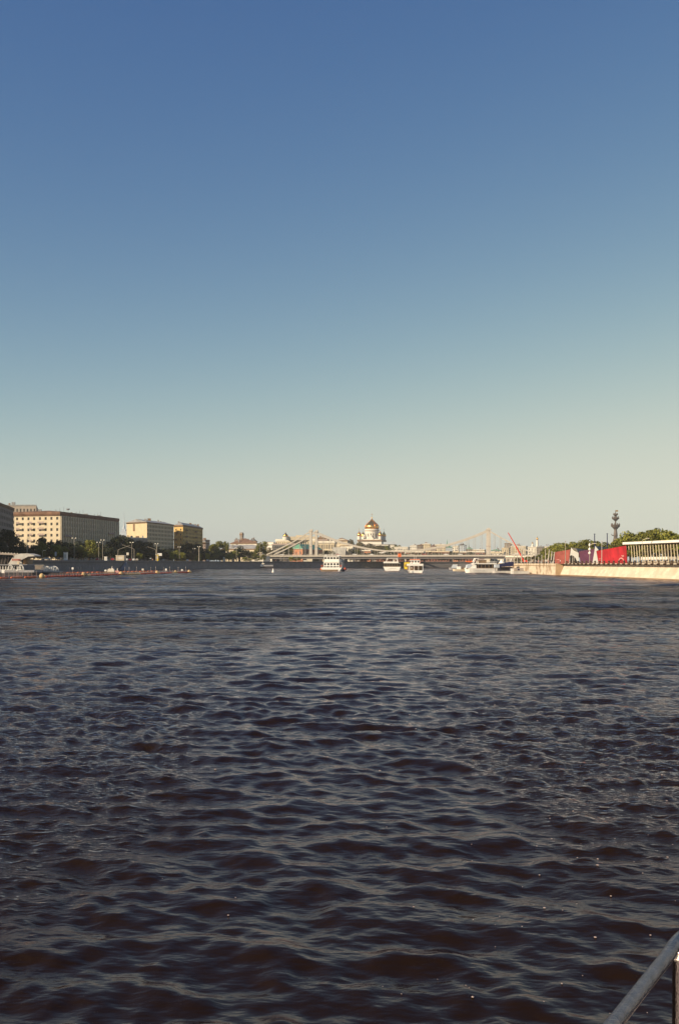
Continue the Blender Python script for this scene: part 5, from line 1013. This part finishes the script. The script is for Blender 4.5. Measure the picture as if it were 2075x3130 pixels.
for i, px in enumerate((212,240,248,287,318,382,395,418,461,476,500,519,545,568)):
    d = 455+i*5; x, y = gp(px, d); t = thing('net_post', '%s tall post from the left inside the bathing enclosure' % ORD[i], 'post', (x, y, 0), 0, 'posts inside the bathing enclosure')
    MB().tube([(0,0,-.3),(.1,0,1.4),(.22 if i % 3 == 0 else .05,0,2.3+.5*(i % 2))], .09, 5).build('staff','pinkgrey',t); MB().lathe([(.05,-.2),(.16,0),(.05,.2)],6,(.1,0,2.2)).build('cap','offwhite',t)
t = thing('lifeguard_raft', 'small white raft carrying stacked rescue gear behind the front float boom', 'raft', (*gp(338,460), 0)); MB().box(-2.6,2.2,-1.2,1.4,-.2,.5).build('float_body','boat_brown',t); MB().side([(-1.2,.51),(-.9,1.7),(-.2,2.0),(.6,1.8),(1.0,2.3),(1.9,1.6),(2.0,.51)],-.9,.9).build('gear_stack','offwhite',t); MB().tube([(.6,0,1.8),(.9,0,3.0)],.12).build('mast','offwhite',t); MB().lathe([(.3,.5),(.6,.9),(.4,1.4)],8,(-2.1,0,0)).build('white_drum','boat_white',t,True)
t = thing('lifeguard_dinghy', 'little pinkish dinghy right of the rescue raft', 'dinghy', (*gp(357,465), 0), R(170)); hull(3,1.3,.9).build('hull','cloth_pink',t); MB().lathe([(.25,.8),(.3,1.4),(.12,2.1)],6,(-.5,0,0)).build('outboard_motor','offwhite',t)
# ------------------------------------------------------------------ right quay furniture
def xr(y, off):                                                           # x of the right quay edge plus an inland offset
    for (x0, y0), (x1, y1) in zip(BR, BR[1:]):
        if y0 <= y <= y1: return x0+(x1-x0)*(y-y0)/(y1-y0)+off
    return BR[-1][0]+off
proto = thing('quay_bollard', 'x', 'bollard', (0,0,0)); MB().lathe([(.34,0),(.36,.1),(.22,.2),(.22,.62),(.42,.7),(.42,.86),(.1,.92)], 10).build('post', 'bollard', proto); MB().tube([(-.2,0,.5),(0,-2.4,.22),(0,-4.7,.5)], .06, 5).build('chain', 'bollard', proto)
MB().box(-.5,.3,-.45,.45,-.45,-.003).build('base_block', 'bollard', proto)
nb_ = 0; yb = 236.0
while yb < 376:
    o = proto if nb_ == 0 else copy_tree(proto); o.location = (xr(yb, 1.35), yb, 4.37); o['label'] = '%s squat brown bollard from the right edge along the pale quay top' % (ORD[nb_] if nb_ < 30 else 'farthest'); o['group'] = 'bollards on the pale quay'; nb_ += 1; yb += 4.75
def rpole(px, d, ytop, ybot, lean, r_, m, label, name='mast_pole', cat='pole', head=0):
    x, y = gp(px, d); z1 = PZ(ytop, d); t = thing(name, label, cat, (x, y, RG)); H = z1-RG
    MB().tube([(0,0,0),(lean*H,0,H)], [r_, r_*.6], 6).build('pole', m, t)
    if head: MB().tube([(0,0,H-.1),(head*1.5,0,H+.5)], r_*.6, 4).box(*sorted((head*1.2,head*2.4)),-.2,.2,H+.4,H+.6).build('lamp_head','lampglass',t)
    else: MB().lathe([(r_,0),(r_*1.4,.15),(.02,.35)], 6, (lean*H,0,H)).build('cap', m, t)
mp_ = [(1592,1684,.05),(1602,1700,0),(1611,1697,.02),(1622,1702,0),(1634,1700,.03),(1645,1704,0),(1655,1698,0),(1666,1682,0),(1674,1682,.09),(1683,1688,.08),(1690,1690,.1),(1580,1700,0),(1571,1702,0)]
for i, (px, yt, ln) in enumerate(mp_): rpole(px, 86.5/((px-CX)/F), yt, 1722, ln, .30 if ln > .04 else .2, 'steel_white', '%s pale mast from the left on the quay between crane and panels' % ORD[i], head=0)
rpole(1727, 395, 1656, 1720, 0, .16, 'pole', 'slim flagpole in front of the reddish-brown panel')
rpole(1838, 362, 1656, 1720, .003, .16, 'steel_white', 'slim white flagpole crossing the left part of the vivid red panel')
rpole(1962, 345, 1650, 1720, 0, .09, 'pole', 'thin curved street lamp above the white-roofed pavilion', 'street_lamp', 'street lamp', 1)
rpole(1801, 372, 1665, 1720, 0, .16, 'pole', 'ornate lamp post with pale globes before the purple panel', 'street_lamp', 'street lamp', 1)
t = [o for o in COL.objects if o.get('label', '').startswith('ornate lamp')][0]
for z, r_ in ((4.0,.55),(5.4,.5),(7.0,.4)): MB().lathe([(.1,z-.6),(r_,z-.1),(r_,z+.2),(.1,z+.8)],8).build('globe','tent_white',t,True)
rpole(1816, 500, 1633, 1720, 0, .35, 'navy', 'left one of two dark blue poles above the park trees')
rpole(1854.5, 500, 1632, 1720, 0, .35, 'navy', 'right one of two dark blue poles above the park trees')
# crane
cr = thing('mobile_crane', 'mobile crane with a long red telescopic jib raised to the left on the quay', 'crane', (*gp(1603,520), RG))
Jb = lambda px, py: (PX(px,520)-PX(1603,520), 0, PZ(py,520)-RG)
MB().tube([Jb(1601,1716), Jb(1578,1673)], [.42,.38], 6).build('jib_base', 'red_paint', cr); MB().tube([Jb(1578,1673), Jb(1552,1628)], [.30,.22], 6).build('jib_tip', 'red_paint', cr)
MB().tube([Jb(1605,1716), Jb(1597,1704)], .2, 5).build('ram', 'darkgrey', cr); MB().box(-.9,1.1,-1.0,1.0,.9,1.9).build('turret','red_paint',cr); MB().box(-3.5,4,-1.25,1.25,.4,.89).build('chassis','darkgrey',cr)
for x in (-2.6,-.6,1.2,3.0):
    MB().side([(x+.45*math.cos(6.283*q/10), .45+.45*math.sin(6.283*q/10)) for q in range(10)], -1.4, -1.26).build('wheel','tyre',cr)
# coloured panels and tents of the pavilion fence, all real panels standing on the ground
def panel(name, label, pts, th, m, cat='panel', extra=None):
    """pts: (px, d, py) corners of an upright sheet, given in order; th = thickness"""
    V = [Vector((PX(a, d), d, PZ(b, d))) for a, d, b in pts]; n_ = (V[1]-V[0]).cross(V[2]-V[0]).normalized(); base = Vector((V[0].x, V[0].y, RG))
    t = thing(name, label, cat, base); mb = MB(); k = len(V); mb.add([v-base for v in V]+[v-base-n_*th for v in V], [tuple(range(k)), tuple(range(2*k-1, k-1, -1))]+[(i, i+k, (i+1) % k+k, (i+1) % k) for i in range(k)]); mb.build('sheet', m, t)
    return t, base, V
G_ = lambda d: HZ+(CH-RG)*F/d
t, bs, V = panel('fence_panel', 'reddish-brown fabric panel, leftmost of the coloured fence panels', [(1695,470,G_(470)),(1736,445,G_(445)),(1740,445,1680),(1692,470,1688)], .3, 'rose_panel')
MB().add([(Vector((PX(a,d),d-.5,PZ(b,d)))-bs) for a, d, b in ((1698,468,1712),(1708,462,1711),(1708,462,1709),(1698,468,1710),(1700,467,1708),(1707,463,1707.2),(1707,463,1705.8),(1700,467,1706.4))], [(0,1,2,3),(4,5,6,7)]).build('pale_print','pale_print',t)
t, bs, V = panel('fence_panel', 'dark purple fabric panel between the two white tents', [(1773,425,G_(425)),(1812,403,G_(403)),(1816,403,1677.5),(1768,425,1685)], .3, 'purple_panel')
t, bs, V = panel('fence_panel', 'largest vivid red fabric panel left of the white-roofed pavilion', [(1828,398,G_(398)),(1914,362,G_(362)),(1910,362,1668),(1822,398,1684)], .3, 'red_panel')
# pale emblem (ring arc and two lines) lying on the red sheet
a_, b_ = V[0], V[1]; e = (b_-a_).normalized(); nn = e.cross(Vector((0,0,1))).normalized(); nn = nn if nn.y < 0 else -nn
def onp(u, z): return a_+e*u+Vector((0,0,z))+nn*.45-bs
Lr = (b_-a_).length; em = MB()
for i in range(14):
    th0, th1 = math.pi*(.05+.9*i/14), math.pi*(.05+.9*(i+1)/14); c0 = Lr*.86
    em.add([onp(c0+3.9*math.cos(q), .2+2.2*math.sin(q)) for q in (th0, th1)]+[onp(c0+3.3*math.cos(q), .2+1.7*math.sin(q)) for q in (th1, th0)], [(0,1,2,3)])
for (u0, u1, z) in ((Lr*.86,Lr*.955,3.0),(Lr*.88,Lr*.955,2.6),(Lr*.06,Lr*.13,1.9),(Lr*.05,Lr*.13,1.1)): em.add([onp(u0,z),onp(u1,z),onp(u1,z+.22),onp(u0,z+.22)], [(0,1,2,3)])
em.build('pale_emblem', 'pale_print', t)
def tent(label, pk, tip, lft, rgt, dk, arch):
    t = thing('tent_pavilion', label, 'tent', (PX(lft,dk), dk, RG)); b0 = Vector((PX(lft,dk), dk, RG)); W = lambda px, py, dd=0: Vector((PX(px,dk+dd), dk+dd, PZ(py,dk+dd)))-b0
    g = G_(dk)
    if arch:
        # white end wall with an arched opening
        out = [W(lft,g), W(lft+6,1673.5), W(lft+14,1682), W(rgt,1690), W(rgt+1,g)]; inn = [W(lft+2.5,g), W(lft+3.0,1699), W(lft+7,1697), W(lft+14,1699), W(lft+20,1706), W(rgt-1,g)]
        mb = MB(); mb.add(out+inn, [(0,5,6,1),(1,6,7),(1,7,8,2),(2,8,9,3),(3,9,10,4)]); mb.build('end_wall','tent_white',t)
        MB().add([W(lft+1,g,4),W(rgt,g,4),W(rgt,1690,4),W(lft+6,1676,4)], [(0,1,2,3)]).build('interior_shade','dark',t)  # dark sheet stands for the shade inside the opening
        for q in (12, 16.5): MB().tube([W(lft+q-2,g,.3), W(lft+q,1698,.3)], .12, 4).build('strut','steel_white',t)
        MB().add([W(lft+6,1673.5), W(pk,1676,-2), W(tip,1682,14), W(rgt,1690)], [(0,1,2,3)]).add([W(lft+6,1673.4,.2), W(tip,1680,14), W(rgt,1690,14)], [(0,1,2)]).build('roof_membrane','tent_grey',t)
    else:
        MB().add([W(lft,g), W(rgt,g), W(rgt-7,1684), W(rgt,1681), W(pk,1668.5)], [(0,1,2,3,4)]).build('end_wall','tent_white',t)
        MB().add([W(pk,1668.5), W(rgt-2,1681.5), W(tip,1674.5,16), W(pk+14,1671.5,8)], [(0,1,2,3)]).add([W(lft,g),W(pk,1668.5),W(pk+5,1672,12),W(lft+8,G_(dk+12),12)],[(0,1,2,3)]).build('roof_membrane','tent_grey',t)
tent('white tent pavilion with a dark arched opening between the reddish and purple panels', 1760, 1798, 1738, 1767, 436, True)
tent('narrow pointed white tent pavilion between the purple and vivid red panels', 1818, 1856, 1809, 1828, 402, False)
# white-roofed pavilion
pv = thing('pavilion', 'open pavilion of slender slanted timber columns under a flat white roof at the right edge', 'pavilion', (105, 366, RG))
a0 = Vector((PX(1911,368), 368)); a1 = Vector((PX(2078,329), 329)); ex = (a1-a0).normalized(); a1 = a0+ex*115; nv = Vector((-ex.y, ex.x)); nv = nv if nv.x > 0 else -nv
loc = Vector((105, 366)); zr = PZ(1664.5,368)-RG; zt = PZ(1657.5,368)-RG
def pw_(u, v): q = a0+ex*u+nv*v-loc; return (q.x, q.y)
MB().prism([pw_(-.5,-1),pw_(115,-1),pw_(115,16),pw_(-.5,16)], zr, zt).build('roof', 'tent_white', pv)
MB().prism([pw_(0,-.6),pw_(114,-.6),pw_(114,15),pw_(0,15)], zr-.12, zr-.003).build('ceiling', 'boat_brown', pv)
for k in range(30):
    u = .8+k*2.05; q0 = pw_(u+.5,0); q1 = pw_(u-.5,0); MB().tube([(*q0,0),(*q1,zr-.13)], .13, 4).build('column','cream',pv)
for k in range(24):
    u = 1.2+k*2.5; q0 = pw_(u+1.1,6.5); q1 = pw_(u-1.1,6.5); MB().tube([(*q0,0),(*q1,zr-.13)], .13, 4).build('column','cream',pv)
for k in range(24):
    u = 1.2+k*2.5; q0 = pw_(u-.6,14); q1 = pw_(u+.8,14); MB().tube([(*q0,0),(*q1,zr-.13)], .13, 4).build('column','wood',pv)
for z in (zr*.34, zr*.67): MB().tube([(*pw_(0,14.2),z),(*pw_(112,14.2),z)], .07, 4).build('rail_beam','wood',pv)
bx_ = MB(); bx_.prism([pw_(7,3),pw_(26,3),pw_(26,6),pw_(7,6)], 0, 1.1); bx_.build('counter','greybeige',pv); MB().prism([pw_(7,2.6),pw_(26,2.6),pw_(26,6),pw_(7,6)], 1.6, 2.5).build('counter_fascia','tent_white',pv)
MB().prism([pw_(30,8),pw_(60,8),pw_(60,8.4),pw_(30,8.4)], 0, 2.6).build('back_screen','pinkgrey',pv)
MB().prism([pw_(1,1.5),pw_(5,1.5),pw_(5,4),pw_(1,4)], 0, .9, top=[pw_(1,1.5),pw_(2,1.5),pw_(2,4),pw_(1,4)]).build('ramp_block','tent_white',pv)
# people on the right quay and on boats
cl = ['cloth_white','cloth_pink','cloth_dark','cloth_brown']
ppx = [1603,1611,1618,1629,1637,1644,1652,1660,1668,1675,1683,1700,1711]
for i, px in enumerate(ppx):
    d = 410 if px < 1690 else 376; tp, lg = cl[i % 4], cl[(i*3+2) % 4]; d = (83.6+i % 3*.5)/((px-CX)/F)
    person(PX(px,d)+0.0, d, RG+.004, R(170+i*23), tp, lg, '%s person from the left standing on the right quay, in a %s top' % (ORD[i], tp.split('_')[1]), 'people on the right quay')
for i, (px, d, z, tp) in enumerate(((1184,572,5.36,'cloth_white'),(1195,573,5.36,'cloth_brown'),(1203,574,5.36,'cloth_pink'),(1209,572,5.36,'cloth_white'))):
    person(PX(px,d), d, z, R(180+i*40), tp, 'cloth_dark', '%s passenger from the left on the open top deck of the white cruiser' % ORD[i], 'passengers on the white cruiser')
for i, (px, z, tp) in enumerate(((1258,1.1,'cloth_white'),(1264,1.1,'cloth_pink'),(1270,1.1,'cloth_dark'),(1277,1.1,'cloth_brown'),(1259,3.6,'cloth_pink'),(1283,3.6,'cloth_pink'))):
    person(PX(px,459.2), 459.2, z, R(160+i*30), tp, 'cloth_dark', '%s person from the left on the %s deck of the river bus' % (ORD[i if i < 4 else i-4], 'lower' if i < 4 else 'upper'), 'passengers on the river bus')
for i, (px, off) in enumerate(((188,4),(236,4),(262,4),(271,4),(280,4),(467,4),(578,4),(582,4),(632,4))):
    x, y = along(px, off); person(x, y, LG+.55, R(90+i*50), cl[i % 4], cl[(i+2) % 4], '%s walker from the left on the far left pavement, in a %s top' % (ORD[i], cl[i % 4].split('_')[1]), 'walkers on the left pavement')
for i, px in enumerate((668,843,858,872,893,918)):
    d = 900 if px < 800 else 918; person(PX(px,d), d, LG+.6, R(100+i*40), cl[(i) % 2], 'cloth_dark', '%s walker from the left on the quay near the bridge foot, in a %s top' % (ORD[i], cl[i % 2].split('_')[1]), 'walkers near the bridge foot')
# ------------------------------------------------------------------ floating seed fluff
def fluff():
    r = np.random.default_rng(5); n = 130; y = 9.5+22*r.random(n)**1.6; y = y+np.repeat(r.normal(0, 1.2, 26), 5); y = np.maximum(y, 9.3); x = (r.random(n)**.7)*.36*y*np.where(r.random(n) < .92, 1, -.6)+.02*y
    z = wave_h(x, y, np.full(n, .03)); mb = MB()
    for i in range(n):
        s = .0045+.011*r.random()**3; a = r.random()*3.14; e = s*(1+1.2*r.random()); cx_, cy_, cz_ = x[i], y[i], z[i]+.008
        mb.lathe([(e*.9,0),(e,s*.3),(e*.4,s*.7)], 5, (cx_,cy_,cz_))
    o = mb.build('floating_fluff', 'pinkgrey'); tag(o, 'scattered pale flecks of seed fluff drifting on the dark near water', 'floating fluff', kind='stuff')
fluff()
# ------------------------------------------------------------------ the camera boat's rail
rl_ = thing('boat_railing', 'polished steel boat handrail with an upright post at the lower right corner', 'railing', (1.14, 3.34, 2.2))
off = (1.14, 3.34, 2.2)
def spline(P, n=8):
    P = [Vector(p) for p in P]; out = []
    for i in range(len(P)-1):
        p0, p1, p2, p3 = P[max(0,i-1)], P[i], P[i+1], P[min(len(P)-1,i+2)]
        for k in range(n):
            t_ = k/n; out.append(.5*((2*p1)+(-p0+p2)*t_+(2*p0-5*p1+4*p2-p3)*t_*t_+(-p0+3*p1-3*p2+p3)*t_**3))
    return out+[P[-1]]
MB().tube(spline([(.12,1.75,3.25),(.52,2.36,3.25),(.743,2.70,3.25),(.93,2.99,3.252),(1.035,3.15,3.255),(1.09,3.235,3.262),(1.16,3.31,3.272),(1.30,3.42,3.28),(1.7,3.68,3.28),(2.4,4.05,3.28)]), .0215, 20).build('handrail', 'steel', rl_, True, off=off)
MB().lathe([(.021,0),(.021,.965),(.0225,.967),(.0225,.98),(.0195,.982),(.0195,1.045)], 20, (-.004,0,0)).build('post', 'steel', rl_, True)
MB().lathe([(.0175,0),(.0175,1.06)], 16, (2.3-1.14,.66,0)).build('post', 'steel', rl_, True)
bd = thing('tour_boat', 'the boat the picture is taken from, only its railing showing', 'tour boat', (0,0,0))
MB().prism([(-3.2,-9),(3.2,-9),(3.2,2.5),(2.2,3.9),(1.0,3.45),(.2,1.9),(-3.2,1.6)], -.5, 2.19).build('hull_and_deck', 'boat_white', bd)
# ------------------------------------------------------------------ haze
hz = bpy.data.materials.new('haze_air'); hz.use_nodes = True; n = hz.node_tree; n.nodes.remove(n.nodes['Principled BSDF'])
pv_ = n.nodes.new('ShaderNodeVolumePrincipled'); pv_.inputs['Density'].default_value = 0.00006; pv_.inputs['Color'].default_value = (0.98, 0.97, 0.95, 1); pv_.inputs['Anisotropy'].default_value = 0.0
n.links.new(pv_.outputs[0], n.nodes['Material Output'].inputs['Volume'])
hb = MB().box(-9500, 9500, -60, 9500, -2.2, 190).build('haze', hz); tag(hb, 'thin warm summer haze lying over the river and the distant city', 'haze', kind='stuff')
